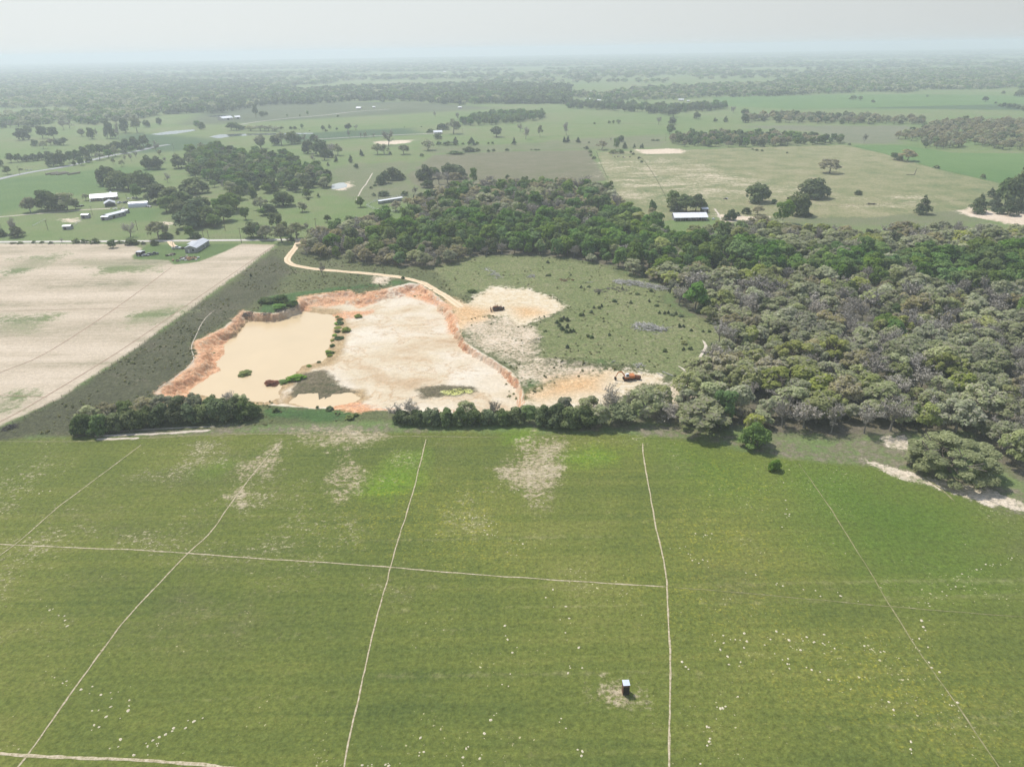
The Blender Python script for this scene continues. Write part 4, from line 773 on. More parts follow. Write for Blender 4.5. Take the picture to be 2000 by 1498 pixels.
hr = [(786,826,5.5,7.5,'hedge'),(815,828,5.5,7,'hedge'),(843,829,7,7.5,'hedge'),(872,829,6.5,7,'hedge'),(900,829,7,7.5,'hedge'),(928,829,6.5,7.5,'hedge'),(955,828,6.5,7,'hedge'),(982,827,6,7,'hedge'),(1008,826,6.5,7,'hedge'),(1034,825,6.5,7,'green'),(1060,828,7.5,8,'hedge'),(1088,832,8.5,8.5,'hedge'),(1116,834,9,9,'hedge'),(1145,835,8.5,9,'hedge'),(1174,832,8.5,8.5,'oak')]
for i, (px, py, h, w, k) in enumerate(hr):
    put(k, px, py, h, w, ADJ[k] + ' in the hedge between pit and pasture, ' + ordinal(i, len(hr)), 'hedge between pit and pasture')
for i, (px, py, h, w, k) in enumerate([(775,822,7,7,'bare'),(805,822,8.5,8,'bare'),(912,820,7.5,7,'oak'),(965,818,7.5,6,'bare'),(1100,820,9,8,'oak'),(1150,818,8.5,9,'oak'),(1195,812,11,11,'bare'),(1228,800,7,4,'bare')]):
    put(k, px, py, h, w, ADJ[k] + ' poking up from the pit hedge, ' + ordinal(i, 8), 'hedge between pit and pasture')
for px, py, h, w, k, lab in [(752,420,8,9,'oak','grey budding oak in front of the cattle pen, left one'), (774,413,8.5,10,'brown','brownish oak in front of the cattle pen, middle one'), (797,404,8,9,'brown','brownish oak at the right end of the cattle pen')]:
    put(k, px, py, h, w, lab, None, 'mid')
for px, py, h, w, k, z, lab in [(478,731,2.3,6.8,'willow',ZW,'round light green willow bush standing in the muddy pond'),(477,744,.9,2.6,'willow',ZW,'tiny green sprig in the pond below the willow bush'),(530,750,2.2,6.4,'red',ZW,'red brown bare bush standing in the near part of the pond'),(578,743,2.3,7.4,'willow',ZW,'light green willow bush right of the red brown bush'),(553,748,1.4,4.2,'willow',ZW,'low willow bush between the red one and the larger green one'),
      (676,648,2.4,5.0,'willow',-2.9,'larger reed green bush on the right bank of the pond'),(664,632,1.4,4.6,'shrub',-2.9,'dark shrub on the small spit of the pond bank'),(700,622,1.8,4.0,'willow',-2.7,'smaller reed green bush on the sand above the pond'),(662,662,1.2,5.0,'shrub',-2.9,'grey green shrub along the right bank of the pond'),(646,690,.9,4.0,'shrub',-2.9,'low weeds on the right bank of the pond'),
      (520,592,3.2,9,'shrub',0,'broad green thicket on the bank above the pond, left part'),(548,588,3.4,10,'shrub',0,'broad green thicket on the bank above the pond, middle part'),(545,604,2.6,8,'green',0,'green thicket hanging over the pond edge'),(570,597,2.2,8,'shrub',0,'broad green thicket on the bank above the pond, right part'),
      (683,818,1.7,3.6,'willow',0,'bright round bush in the grass in front of the pit'),(644,800,1.6,2.8,'bush',0,'small dark bush by the puddle pond'),(540,803,1.8,3.0,'bush',0,'small grey bush in the grass right of the left hedge'),(695,812,1.1,2.2,'bush',0,'tiny dark bush beside the bright round bush'),(620,795,.9,1.4,'shrub',0,'tiny green sprig at the puddle pond edge'),
      (490,540,1.8,1.9,'cedar',0,'tiny lone cedar in the scrub beside the stubble field'),(787,545,1.7,2.4,'shrub',0,'small green bush beside the sandy track'),(922,570,1.6,5,'shrub',0,'low green shrub at the left end of the sand pad'),
      (1445,656,3.6,8.0,'yoak',0,'bright yellow green bush at the wood edge beside the clearing'),(1336,672,1.5,3.2,'yoak',0,'pale yellow bush in the open clearing'),(1337,711,2.0,2.2,'yoak',0,'small yellow green bush by the sandy path')]:
    put(k, px, py, h, w, lab, None, 'hi', z)
shore = spline(W([(x_, y_, ZW) for x_, y_ in [(656,618),(660,636),(655,655),(645,675),(641,695),(630,708),(612,714),(596,716)]]), 1.0)
for i in range(12):
    q = shore[int((i + .5) / 12 * len(shore))] + r_l.normal(size=2) * .8
    plant(['willow', 'shrub', 'willow'][i % 3], q[0], q[1], r_l.uniform(.5, 1.2), r_l.uniform(2.0, 4.6), 'low scrubby bush along the right shore of the pond, ' + (ORD[i] + ' from the far end' if i < 11 else 'last one nearest the islet'), 'bushes along the pond shore', 'hi', r_l)
jun = [(1088,632,2.2),(1096,628,2.4),(1101,624,2.2),(1108,627,2.6),(1093,638,2.2),(1098,645,2.6),(1108,640,2.4),(1107,650,2.2),(1114,649,2.2),(1120,648,2.0)]
for i, (px, py, w) in enumerate(jun): put('cedar', px, py, w * .8, w * 1.2, 'low dark cedar in the tight cluster on the clearing, ' + ordinal(i, len(jun)), 'cedar cluster on the clearing')
sg = [(1160,603),(1170,603),(1175,600),(1155,611),(1134,617),(1139,617),(1148,658),(1155,660),(1108,681),(1299,741-55),(1065,648),(1232,593),(1300,644),(1327,638),(1335,638),(1373,648),(1385,648),(1268,590),(1283,598),(1272,570),(1190,655),(1348,682),(1335,683),(1350,646),(1298,613),(1305,612),(1313,616),(1320,614),(1330,618),(1288,612),(1070,514),(1068,540),(1073,539),(1115,538),(1135,563),(1150,562),(1170,575),(1200,590),(1215,565),(1245,575)]
sg.sort()
for i, (px, py) in enumerate(sg): put('cedar' if i % 3 else 'bush', px, py, r_l.uniform(1.0, 1.9), r_l.uniform(1.7, 2.9), 'small dark bush scattered on the rough clearing right of the pit', 'small bushes on the clearing', 'mid')

# ------------------------------------------------------------------ the wood: trunks spread over its floor, nearest ones single objects, the rest woodland
GREEN_W = W([(630,480),(700,478),(760,468),(800,455),(900,432),(1000,437),(1130,432),(1230,424),(1262,446),(1330,474),(1440,492),(1530,507),(1700,502),(1800,512),(2000,502),(2300,522),(2300,592),(2000,585),(1850,574),(1750,556),(1600,556),(1500,552),(1400,550),(1325,540),(1265,546),(1200,521),(1100,502),(1000,496),(905,501),(850,498)])
PATH_W = W([(1620,640),(1650,655),(1690,672),(1720,684),(1735,700),(1715,700),(1690,686),(1640,660)])
FLOOR_GAP = W([(1380,425),(1500,440),(1480,452),(1400,450)])
fw = W(FOREST)
x0, y0 = fw.min(0); x1, y1 = fw.max(0); x1 = min(x1, 420)
r_f = np.random.default_rng(5)
N = 60000
cand = np.column_stack([r_f.uniform(x0, x1, N), r_f.uniform(y0, y1, N)])
sdF = sdf(FOREST_W, cand[:, 0], cand[:, 1]); keep = (sdF > 0.6) & ((fbm(cand[:, 0] + 77, cand[:, 1], .075, 3) < .70) | (sdF < 8))
ang = np.abs(cand[:, 0]) / cand[:, 1]
keep &= (ang < .86) & (sdf(PATH_W, cand[:, 0], cand[:, 1]) < 2)
cand, sdF = cand[keep], sdF[keep]
cell = 6.1; gridd = {}; pts = []
rad = np.where(cand[:, 1] < 330, 5.6, 6.0)
for i, (x, y) in enumerate(cand):
    k = (int(x // cell), int(y // cell)); bad = False
    for a in (-1, 0, 1):
        for b in (-1, 0, 1):
            for j in gridd.get((k[0] + a, k[1] + b), ()):
                if (cand[j][0] - x) ** 2 + (cand[j][1] - y) ** 2 < rad[i] ** 2: bad = True; break
            if bad: break
        if bad: break
    if not bad: gridd.setdefault(k, []).append(i); pts.append(i)
P = cand[pts]; Sd = sdF[pts]; belt = sdf(GREEN_W, P[:, 0], P[:, 1])
front_y = Sd < 7
past = sdf(PASTURE_W, P[:, 0], P[:, 1]); clr = sdf(W(LAYERS[[L['n'] for L in LAYERS].index('clearing')]['p'][0]), P[:, 0], P[:, 1])
behind = (P[:, 1] > 560) & (belt < 0)
clump = fbm(P[:, 0], P[:, 1], .022, 3); clump2 = fbm(P[:, 0] + 300, P[:, 1], .03, 3)
kinds = []
for i in range(len(P)):
    u = r_f.random()
    if belt[i] > 2 + 10 * (clump2[i] - .5):
        k = 'green' if u < .84 else ('dark' if u < .91 else ('oak' if u < .95 else ('yoak' if u < .98 else 'bare')))
    elif past[i] > -16 and P[i, 0] > 20:
        k = 'dark' if u < .28 else ('green' if u < .40 else ('oak' if u < .80 else ('yoak' if u < .94 else 'bare')))
    elif P[i, 0] < 70 and P[i, 1] > 395:
        k = 'brown' if u < .36 else ('oak' if u < .50 else ('green' if u < .74 else ('bare' if u < .88 else 'dark')))
    else:
        q = clump[i]
        k = 'oak' if u < .52 else ('yoak' if u < .52 + .20 * (q > .48) + .08 else ('bare' if u < .93 else ('dark' if u < .965 else ('cedar' if u < .985 else 'green'))))
        if k == 'oak' and r_f.random() < .22: k = 'brown'
        if clr[i] > -14 and r_f.random() < .35: k = 'cedar'
    kinds.append(k)
dist = np.hypot(P[:, 0], P[:, 1])
order = np.argsort(dist)
zone_of = []
for i in range(len(P)):
    if belt[i] > 0: zone_of.append('in the green creek belt behind the pit and clearing')
    elif past[i] > -11: zone_of.append('in the wood front row by the pasture')
    elif clr[i] > -12: zone_of.append('on the wood edge facing the clearing')
    elif P[i, 0] < 70 and P[i, 1] > 395: zone_of.append('in the brown wood behind the pit track')
    elif P[i, 1] < 300: zone_of.append('in the nearer half of the right wood')
    else: zone_of.append('in the farther half of the right wood')
CAP = dict(oak_tree=262, leafy_tree=250, evergreen_tree=120, bare_tree=200, cedar_tree=60)
cnt = {}; rest = {}; chosen = []
for i in order:
    nm = KIND[kinds[i]][0]; cnt[nm] = cnt.get(nm, 0) + 1
    if cnt[nm] <= CAP[nm]: chosen.append(i)
    else: rest.setdefault(kinds[i], []).append(i)
def size_for(k, r):
    h = r.choice([.72, 1.0, 1.0, 1.22]) * dict(oak=8.8, brown=8.4, yoak=8.8, green=10.5, dark=7.6, cedar=6.4, bare=9.0)[k] * r.uniform(.82, 1.18)
    w = h * r.uniform(.8, 1.25) * dict(oak=1.25, brown=1.22, yoak=1.12, green=.98, dark=1.08, cedar=.75, bare=1.1)[k] * r.uniform(.85, 1.15)
    return h, w
rows_ = {}
for i in chosen: rows_.setdefault((zone_of[i], kinds[i]), []).append(i)
for (zone, k), idx in rows_.items():
    idx.sort(key=lambda i: P[i, 0] / P[i, 1])
    for j, i in enumerate(idx):
        h, w = size_for(k, r_f)
        if zone.startswith('in the wood front'): h *= .86
        lab = ADJ[k] + ' ' + zone
        if zone.startswith('in the wood front') or zone.startswith('on the edge'):
            o = ordinal(j, len(idx)); lab = lab + (', ' + o if o else '')
        plant(k, P[i, 0], P[i, 1], h, w, lab, ADJ[k] + 's ' + zone, 'hi' if dist[i] < 330 else 'mid', r_f)

# woods too large to count: one object per kind, grown on scattered points from a few of the trees above
def woodland(name, pts, scl, protos, label, cat):
    n = len(pts)
    me = bpy.data.meshes.new(name); me.vertices.add(n); me.vertices.foreach_set('co', np.asarray(pts, np.float32).ravel())
    a = me.attributes.new('size', 'FLOAT_VECTOR', 'POINT'); a.data.foreach_set('vector', np.asarray(scl, np.float32).ravel())
    rot = np.zeros((n, 3), np.float32); rot[:, 2] = np.random.default_rng(1).random(n) * 6.283
    a = me.attributes.new('turn', 'FLOAT_VECTOR', 'POINT'); a.data.foreach_set('vector', rot.ravel()); me.update()
    o = link(name, me); tag(o, label, cat, kind='stuff')
    ng = bpy.data.node_groups.new(name, 'GeometryNodeTree')
    ng.interface.new_socket('Geometry', in_out='INPUT', socket_type='NodeSocketGeometry'); ng.interface.new_socket('Geometry', in_out='OUTPUT', socket_type='NodeSocketGeometry')
    gi = ng.nodes.new('NodeGroupInput'); go = ng.nodes.new('NodeGroupOutput'); ip = ng.nodes.new('GeometryNodeInstanceOnPoints'); jn = ng.nodes.new('GeometryNodeJoinGeometry')
    for po in protos:
        oi = ng.nodes.new('GeometryNodeObjectInfo'); oi.transform_space = 'ORIGINAL'; oi.inputs['Object'].default_value = po; oi.inputs['As Instance'].default_value = True
        ng.links.new(oi.outputs['Geometry'], jn.inputs[0])
    def named(nm):
        nd = ng.nodes.new('GeometryNodeInputNamedAttribute'); nd.data_type = 'FLOAT_VECTOR'; nd.inputs['Name'].default_value = nm
        return next(s for s in nd.outputs if s.name == 'Attribute' and s.enabled)
    er = ng.nodes.new('FunctionNodeEulerToRotation'); ng.links.new(named('turn'), er.inputs[0])
    ng.links.new(gi.outputs[0], ip.inputs['Points']); ng.links.new(jn.outputs[0], ip.inputs['Instance']); ip.inputs['Pick Instance'].default_value = True
    ng.links.new(er.outputs[0], ip.inputs['Rotation']); ng.links.new(named('size'), ip.inputs['Scale']); ng.links.new(ip.outputs[0], go.inputs[0])
    md = o.modifiers.new('trees', 'NODES'); md.node_group = ng
    return o
# a few single trees of every kind stand among the far fields; the woodland repeats their shapes
def seed_trees(kind, lod, spots, where):
    out = []
    its = sorted(spots)
    for i, (px, py, hp) in enumerate(its):
        h, w = px_size(px, py, hp, hp * 1.05); g = G(px, py)
        out.append(plant(kind, g[0], g[1], h, w, ADJ[kind] + ' ' + where + (', ' + ordinal(i, len(its)) if ordinal(i, len(its)) else ''), 'trees ' + where, lod, r_f))
    return out
MIDS = {k: [o for o in scene.objects if o.type == 'MESH' and o.data in [q[0] for kk, q in PROTO.items() if kk[2] == 'mid' and kk[3] == KIND[k][2]]] for k in ('oak', 'brown', 'yoak', 'green', 'dark', 'bare')}
def pick(objs, n=5):
    seen = {}; 
    for o in objs: seen.setdefault(o.data.name, o)
    return list(seen.values())[:n]
WL = dict(oak=('oak_woodland', 'grey green budding oaks filling the back of the right wood'), brown=('brown_oak_woodland', 'brownish budding oaks filling the back of the woods'), yoak=('yellow_oak_woodland', 'yellow green oaks sprinkled through the back of the right wood'),
          green=('leafy_woodland', 'full green trees filling the creek belt and far groves'), dark=('evergreen_woodland', 'dark evergreens mixed through the back of the woods'), bare=('bare_woodland', 'bare grey trees mixed through the back of the woods'), cedar=('evergreen_woodland', ''))
MIDPTS = {k: ([], []) for k in ('oak', 'brown', 'yoak', 'green', 'dark', 'bare')}
for k, idx in rest.items():
    kk = 'dark' if k == 'cedar' else k
    for i in idx:
        h, w = size_for(k, r_f); MIDPTS[kk][0].append((P[i, 0], P[i, 1], -.05)); MIDPTS[kk][1].append((w / 10, w / 10, h / 10))

# groves and belts of the middle distance: outline of trunk bases, spacing, tree height, mix of kinds
GROVES = [
 ([(372,345),(360,325),(375,300),(420,292),(440,300),(470,305),(500,300),(520,310),(560,312),(600,322),(640,345),(640,372),(600,376),(575,378),(545,370),(510,385),(470,395),(450,380),(430,365),(400,352)], 8.5, 10.5, dict(dark=.38, green=.55, oak=.07), 'in the big dark grove left of the pond'),
 ([(900,246),(940,246),(1000,242),(1060,234),(1070,224),(1040,222),(960,226),(920,232)], 10, 10, dict(green=.85, dark=.15), 'in the round far grove'),
 ([(1298,284),(1330,288),(1420,288),(1500,287),(1640,281),(1648,276),(1560,270),(1420,264),(1320,268)], 9, 9.5, dict(green=.45, brown=.30, dark=.25), 'in the grove above the tan pasture'),
 ([(1450,237),(1520,241),(1640,243),(1800,244),(1815,238),(1700,232),(1560,228),(1450,230)], 11, 10, dict(oak=.4, brown=.3, dark=.3), 'in the long far belt'),
 ([(1108,212),(1190,217),(1300,225),(1420,214),(1412,207),(1300,212),(1200,206),(1110,204)], 12, 12, dict(dark=.7, green=.3), 'in the far belt'),
 ([(1754,272),(1800,280),(1792,292),(1860,293),(1890,284),(1945,292),(2000,297),(2150,304),(2150,235),(2000,240),(1850,240),(1800,255)], 9.5, 9, dict(brown=.66, oak=.24, dark=.10), 'in the brown wood at the right'),
]
far_pts = {k: ([], []) for k in ('oak', 'brown', 'green', 'dark')}
def scatter(polyw, spacing, r):
    lo, hi = polyw.min(0), polyw.max(0); n = int((hi - lo).prod() / spacing ** 2 * 1.25)
    c = r.uniform(lo, hi, (n, 2)); c = c[sdf(polyw, c[:, 0], c[:, 1]) > 0]
    out = []; gd = {}
    for x, y in c:
        k = (int(x // spacing), int(y // spacing)); ok = True
        for a in (-1, 0, 1):
            for b in (-1, 0, 1):
                for q in gd.get((k[0] + a, k[1] + b), ()):
                    if (q[0] - x) ** 2 + (q[1] - y) ** 2 < (spacing * .72) ** 2: ok = False
        if ok: gd.setdefault(k, []).append((x, y)); out.append((x, y))
    return np.array(out)
budget = dict(leafy_tree=300 - cnt.get('leafy_tree', 0), )
for poly, sp, hh, mixk, where in GROVES:
    pw = W(poly); q = scatter(pw, sp, r_f); q = q[np.argsort(np.hypot(q[:, 0], q[:, 1]))]
    ks = list(mixk); pr = np.array([mixk[k] for k in ks]); own = 26 if 'big dark' in where else 7
    for j, (x, y) in enumerate(q):
        k = ks[r_f.choice(len(ks), p=pr / pr.sum())]; h = hh * r_f.uniform(.75, 1.25); w = h * r_f.uniform(.95, 1.2)
        if j < own: plant(k, x, y, h, w, ADJ[k] + ' along the front ' + where, ADJ[k] + 's along the front ' + where, 'mid', r_f)
        else: MIDPTS[k][0].append((x, y, -.05)); MIDPTS[k][1].append((w / 10, w / 10, h / 10))
# belts of far forest
FAR = [
 ([(-400,246),(0,244),(60,250),(130,238),(170,244),(240,238),(320,224),(330,205),(300,185),(150,172),(0,165),(-400,165)], 16, 12, dict(green=.45, oak=.45, dark=.10)),
 ([(320,224),(430,222),(520,206),(600,205),(700,198),(800,198),(900,206),(985,203),(1110,203),(1115,176),(1000,165),(900,168),(700,172),(600,178),(500,168),(380,160),(300,185),(330,205)], 14, 13, dict(green=.25, oak=.10, dark=.65)),
 ([(0,165),(150,172),(300,185),(380,160),(250,150),(0,146),(-400,146),(-400,165)], 18, 12, dict(green=.35, oak=.30, dark=.35)),
 ([(985,204),(1112,204),(1112,172),(1000,170)], 15, 15, dict(dark=1.0)),
 ([(1110,190),(1180,198),(1300,196),(1400,190),(1480,190),(1580,186),(1700,180),(1785,183),(1800,176),(1900,176),(1960,174),(2300,178),(2300,140),(2000,132),(1750,140),(1560,150),(1500,165),(1390,168),(1330,172),(1240,176),(1180,186),(1120,182)], 15, 11, dict(oak=.35, green=.40, dark=.25)),
]
for poly, sp, hh, mixk in FAR:
    q = scatter(W(poly), sp, r_f); ks = list(mixk); pr = np.array([mixk[k] for k in ks])
    hole = fbm(q[:, 0], q[:, 1], .0035, 3)
    for (x, y), ho in zip(q, hole):
        if ho > .60 and sp > 15: continue
        k = ks[r_f.choice(len(ks), p=pr / pr.sum())]; h = hh * r_f.uniform(.7, 1.3); w = h * r_f.uniform(1.1, 1.7)
        far_pts[k][0].append((x, y, -.3)); far_pts[k][1].append((w / 10, w / 10, h / 10))
# patchwork of woods out to the horizon
n = 64000; rr_ = np.sqrt(r_f.uniform(2300 ** 2, 12300 ** 2, n)); aa = r_f.uniform(-.80, .80, n)
q = np.column_stack([rr_ * np.sin(aa), rr_ * np.cos(aa)])
nz = fbm(q[:, 0] * .42, q[:, 1] * 1.25, .0016, 3); fl = fbm(q[:, 0] * .4, q[:, 1], .006, 2)
q = q[(nz > .475) | (fl > .68)]
for x, y in q:
    k = ('green', 'dark', 'oak')[r_f.choice(3, p=[.4, .35, .25])]; d_ = math.hypot(x, y); h = 12 * r_f.uniform(.7, 1.3); w = 16 + d_ * .0035
    far_pts[k][0].append((x, y, -.5)); far_pts[k][1].append((w / 10, w / 10, h / 10))
for k, (p_, s_) in MIDPTS.items():
    if p_ and pick(MIDS[k]): woodland(WL[k][0], p_, s_, pick(MIDS[k]), WL[k][1], 'woodland')
FSEED = dict(oak=seed_trees('oak', 'far', [(610,186,6),(655,188,6)], 'before the hazy far forest'), green=seed_trees('green', 'far', [(700,187,6),(1190,186,6)], 'before the hazy far forest'), dark=seed_trees('dark', 'far', [(1460,172,6),(1530,174,6)], 'before the hazy far forest'), brown=[])
for k, (p_, s_) in far_pts.items():
    if p_: woodland(dict(oak='hazy_oak_forest', green='hazy_green_forest', dark='hazy_dark_forest', brown='hazy_brown_forest')[k], p_, s_, pick(FSEED[k]), dict(oak='grey green part', green='green part', dark='dark part', brown='brown part')[k] + ' of the hazy forest towards the horizon', 'forest')
for o_ in scene.objects:
    if 'label' in o_ and len(o_['label'].replace(',', '').split()) > 16: print('LONG', o_['label'])
print('TREES', cnt, n_lone, {k: len(v[0]) for k, v in MIDPTS.items()}, {k: len(v[0]) for k, v in far_pts.items()})

# low weeds and tufts over the rough ground, grown from three of the small bushes
wseed = []
for i, (px, py, lab) in enumerate([(1062, 690, 'tiny weed clump at the upper edge of the green bank'), (1128, 676, 'tiny weed clump on the clearing below the cedar cluster'), (1210, 676, 'tiny weed clump in the middle of the clearing')]):
    g = G(px, py); wseed.append(plant('weed', g[0], g[1], .7, 1.1, lab, None, 'far', r_f))
lo, hi = ROUGH_W.min(0), ROUGH_W.max(0); q = r_f.uniform(lo, hi, (20000, 2)); s1 = sdf(ROUGH_W, q[:, 0], q[:, 1]); s2, w2_ = rim_sd(q[:, 0], q[:, 1]); s3 = sdf(FOREST_W, q[:, 0], q[:, 1])
nz = fbm(q[:, 0], q[:, 1], .07, 3); pond_ = np.maximum(sdf(POND, q[:, 0], q[:, 1], 30), sdf(POND2, q[:, 0], q[:, 1], 30))
pads = np.maximum.reduce([sdf(w_, q[:, 0], q[:, 1], 30) for L in LAYERS if L['n'] == 'pad' for w_ in L['w']])
rd = spline(W([(583,470),(577,484),(568,496),(561,507),(570,517),(605,524),(650,529),(720,534),(775,541),(818,551),(850,566),(878,583),(900,600)]), 3)
road_d = np.sqrt(((q[:, None] - rd[None]) ** 2).sum(2)).min(1)
psand = np.maximum.reduce([sdf(w_, q[:, 0], q[:, 1], 30) for L in LAYERS if L['n'] in ('patchsand', 'orangesoil') for w_ in L['w']])
clr_w = sdf(W(LAYERS[[L['n'] for L in LAYERS].index('clearing')]['p'][0]), q[:, 0], q[:, 1])
ok = ((clr_w < 0) | (r_f.random(len(q)) < .25)) & (s1 > 1) & (s3 < 0) & (pads < .5) & ((psand < 0) | (r_f.random(len(q)) < .15)) & (nz > .40) & (road_d > 3.5) & ((s2 < -.5) | ((s2 > w2_) & (s2 < w2_ + 3.5) & (pond_ < -1) & (nz > .56)))
q = q[ok]; z_ = H(q[:, 0], q[:, 1]); sz = r_f.uniform(.3, 1.0, len(q)) ** 2.2 * 1.1 + .12
woodland('weeds', np.column_stack([q, z_ - .03]), np.column_stack([sz, sz, sz * r_f.uniform(.35, .8, len(q))]) / 10, wseed, 'low weeds and tufts over the rough ground around the pit', 'weeds')
# ------------------------------------------------------------------ buildings
WHITE_ROOF = simple("white_roof_metal", (.78, .79, .80), (.66, .67, .68), 1.2, .45, 0, .4, (1, .1, 1))
GREY_ROOF = simple("grey_roof_metal", (.50, .52, .54), (.40, .42, .44), 1.2, .5, 0, .35, (.1, 1, 1))
GALV = simple("galvanised_sheet", (.60, .62, .64), (.46, .48, .50), .9, .42, .35, .5, (1, .2, 1))
BRICK = simple("brown_brick", (.26, .17, .13), (.17, .11, .085), 1.5); GREYWALL = simple("grey_siding", (.33, .33, .34), (.22, .22, .22), 1.0)
DARKWALL = simple("dark_board", (.055, .045, .038), (.03, .025, .02), 1.5); BROWNWALL = simple("red_brown_board", (.20, .11, .075), (.10, .055, .04), 2.0)
CREAM = simple("cream_siding", (.62, .58, .50), (.5, .46, .39), 1.0); GLASS = simple("dark_window", (.03, .035, .04), (.02, .022, .025), .5, .12, 0, .6)
WOOD = simple("weathered_wood", (.20, .165, .125), (.11, .09, .07), 2.5); PALEW = simple("pale_trim", (.68, .68, .66), (.55, .55, .53), 1.0)
RUST = simple("rusty_iron", (.22, .085, .04), (.075, .04, .025), 1.6, .8); DARKIRON = simple("dark_iron", (.05, .04, .035), (.025, .02, .018), 1.6, .7)
ORANGE = simple("orange_machine_paint", (.55, .20, .06), (.34, .12, .05), 1.5, .5); TYRE = simple("tyre_rubber", (.03, .03, .03), (.02, .02, .02), 2)
CARWHITE = simple("white_car_paint", (.72, .73, .74), (.64, .65, .66), .5, .3, 0, .5); CARDARK = simple("dark_car_paint", (.06, .07, .08), (.04, .045, .05), .5, .3, 0, .5)
STICK = simple("grey_dead_wood", (.52, .50, .46), (.33, .31, .28), .8); STICKD = simple("dark_dead_wood", (.16, .14, .12), (.09, .08, .07), .8)
HAY = simple("old_hay", (.30, .26, .20), (.20, .17, .13), 2.0); CHALK = simple("pale_mound_sand", (.66, .59, .45), (.50, .43, .30), 2.2)

def frame_at(a, b, name, label, cat, group=None, z=0.0):
    A_, B_ = G(*a), G(*b); L = float(np.linalg.norm(B_ - A_)); rz = math.atan2(B_[1] - A_[1], B_[0] - A_[0]); m = (A_ + B_) / 2
    return empty(name, (m[0], m[1], float(H(m[0], m[1])[0]) + z), rz, label=label, cat=cat, group=group), L
def gable(root, L, D, h, r, wall, roof, o=.45, th=.14, name='wall'):
    MB().prism([(0, 0), (D, 0), (D, h), (D / 2, h + r), (0, h)], -L / 2, L / 2).build(name, wall, root)
    s = r / (D / 2)
    MB().prism([(-o, h - o * s + .02), (D / 2, h + r + .02), (D + o, h - o * s + .02), (D + o, h - o * s + .02 + th), (D / 2, h + r + .02 + th), (-o, h - o * s + .02 + th)], -L / 2 - o, L / 2 + o).build('roof', roof, root)
def opening(root, kind, x, z0, w, h, mat, y=0.0, trim=None):
    f = MB().box(x - w / 2, x + w / 2, y - .04, y + .04, z0, z0 + h).build(kind, mat, root)
    if trim:
        b = MB(); t_ = .12
        b.box(x - w / 2 - t_, x - w / 2 - .003, y - .07, y + .03, z0 - t_, z0 + h + t_); b.box(x + w / 2 + .003, x + w / 2 + t_, y - .07, y + .03, z0 - t_, z0 + h + t_)
        b.box(x - w / 2 - .002, x + w / 2 + .002, y - .068, y + .03, z0 + h + .003, z0 + h + t_); b.box(x - w / 2 - .002, x + w / 2 + .002, y - .068, y + .03, z0 - t_, z0 - .003)
        b.build('frame', trim, f)
def endopen(root, kind, x, y, z0, w, h, mat):
    MB().box(x - .04, x + .04, y - w / 2, y + w / 2, z0, z0 + h).build(kind, mat, root)

r_, L = frame_at((178, 394), (229, 390), 'farmhouse', 'long brick farmhouse under a bright white metal roof', 'house')
gable(r_, L, 9.5, 2.7, 2.3, BRICK, WHITE_ROOF, .7)
for x in (-7.5, -4.5, 2.2, 5.2, 8.2): opening(r_, 'window', x, .9, 1.3, 1.2, GLASS, 0, PALEW)
opening(r_, 'door', -1.2, 0, 1.1, 2.1, PALEW)
for x in (-2.6, -.2): MB().tube((x, -1.6, 0), (x, -1.6, 2.4), .09).build('porch_post', PALEW, r_)
MB().box(-3.0, .4, -1.9, -.02, 2.42, 2.54).build('porch_roof', WHITE_ROOF, r_)
MB().prism([(2.0, 2.72), (7.5, 2.72), (4.75, 5.6)], 5.2, 11.5, axis='y').build('rear_gable', WHITE_ROOF, r_)
MB().box(-10.6, -9.6, -2.2, -1.2, 0, 1.1).build('tank', PALEW, r_)
r_, L = frame_at((205.5, 405), (226, 403), 'carport', 'grey gabled carport open at the front below the farmhouse', 'carport')
for x in (-L / 2 + .1, L / 2 - .1): MB().box(x - .08, x + .08, 0, 8.5, 0, 2.6).build('side_wall', GREYWALL, r_)
MB().prism([(-L / 2 + .19, 0), (L / 2 - .19, 0), (L / 2 - .19, 2.6), (0, 4.3), (-L / 2 + .19, 2.6)], 8.3, 8.5, axis='y').build('back_wall', GREYWALL, r_)
MB().prism([(-L / 2 - .5, 2.45), (0, 4.4), (L / 2 + .5, 2.45), (L / 2 + .5, 2.6), (0, 4.56), (-L / 2 - .5, 2.6)], -.5, 9.0, axis='y').build('roof', GREY_ROOF, r_)
MB().prism([(-L / 2 + .3, 2.62), (L / 2 - .3, 2.62), (0, 4.28)], .05, .2, axis='y').build('front_gable', GREYWALL, r_)
for x in (-1.5, 1.5): MB().box(x - .08, x + .08, .05, .2, 0, 2.6).build('post', WOOD, r_)
r_, L = frame_at((251, 407), (289, 404.5), 'rounded_barn', 'white half round metal barn beside the farm grove', 'barn')
arc = [(3.8 - 3.8 * math.cos(q), 4.1 * math.sin(q)) for q in np.linspace(0, math.pi, 17)]
MB().prism(arc[::-1], -L / 2, L / 2).build('shell', GALV, r_)
endopen(r_, 'door', -L / 2 - .02, 3.8, 0, 3.2, 3.0, GREYWALL); endopen(r_, 'window', L / 2 + .02, 3.8, 1.6, 1.2, 1.0, GLASS)
bb = MB()
for q in np.linspace(-L / 2 + .6, L / 2 - .6, 12):
    pts_ = [(3.8 - 3.84 * math.cos(a), 4.14 * math.sin(a)) for a in np.linspace(.05, math.pi - .05, 13)]
    for (y0_, z0_), (y1_, z1_) in zip(pts_, pts_[1:]): bb.tube((q, y0_, z0_), (q, y1_, z1_), .05, n=4, cap=False)
bb.build('hoop', GALV, r_)
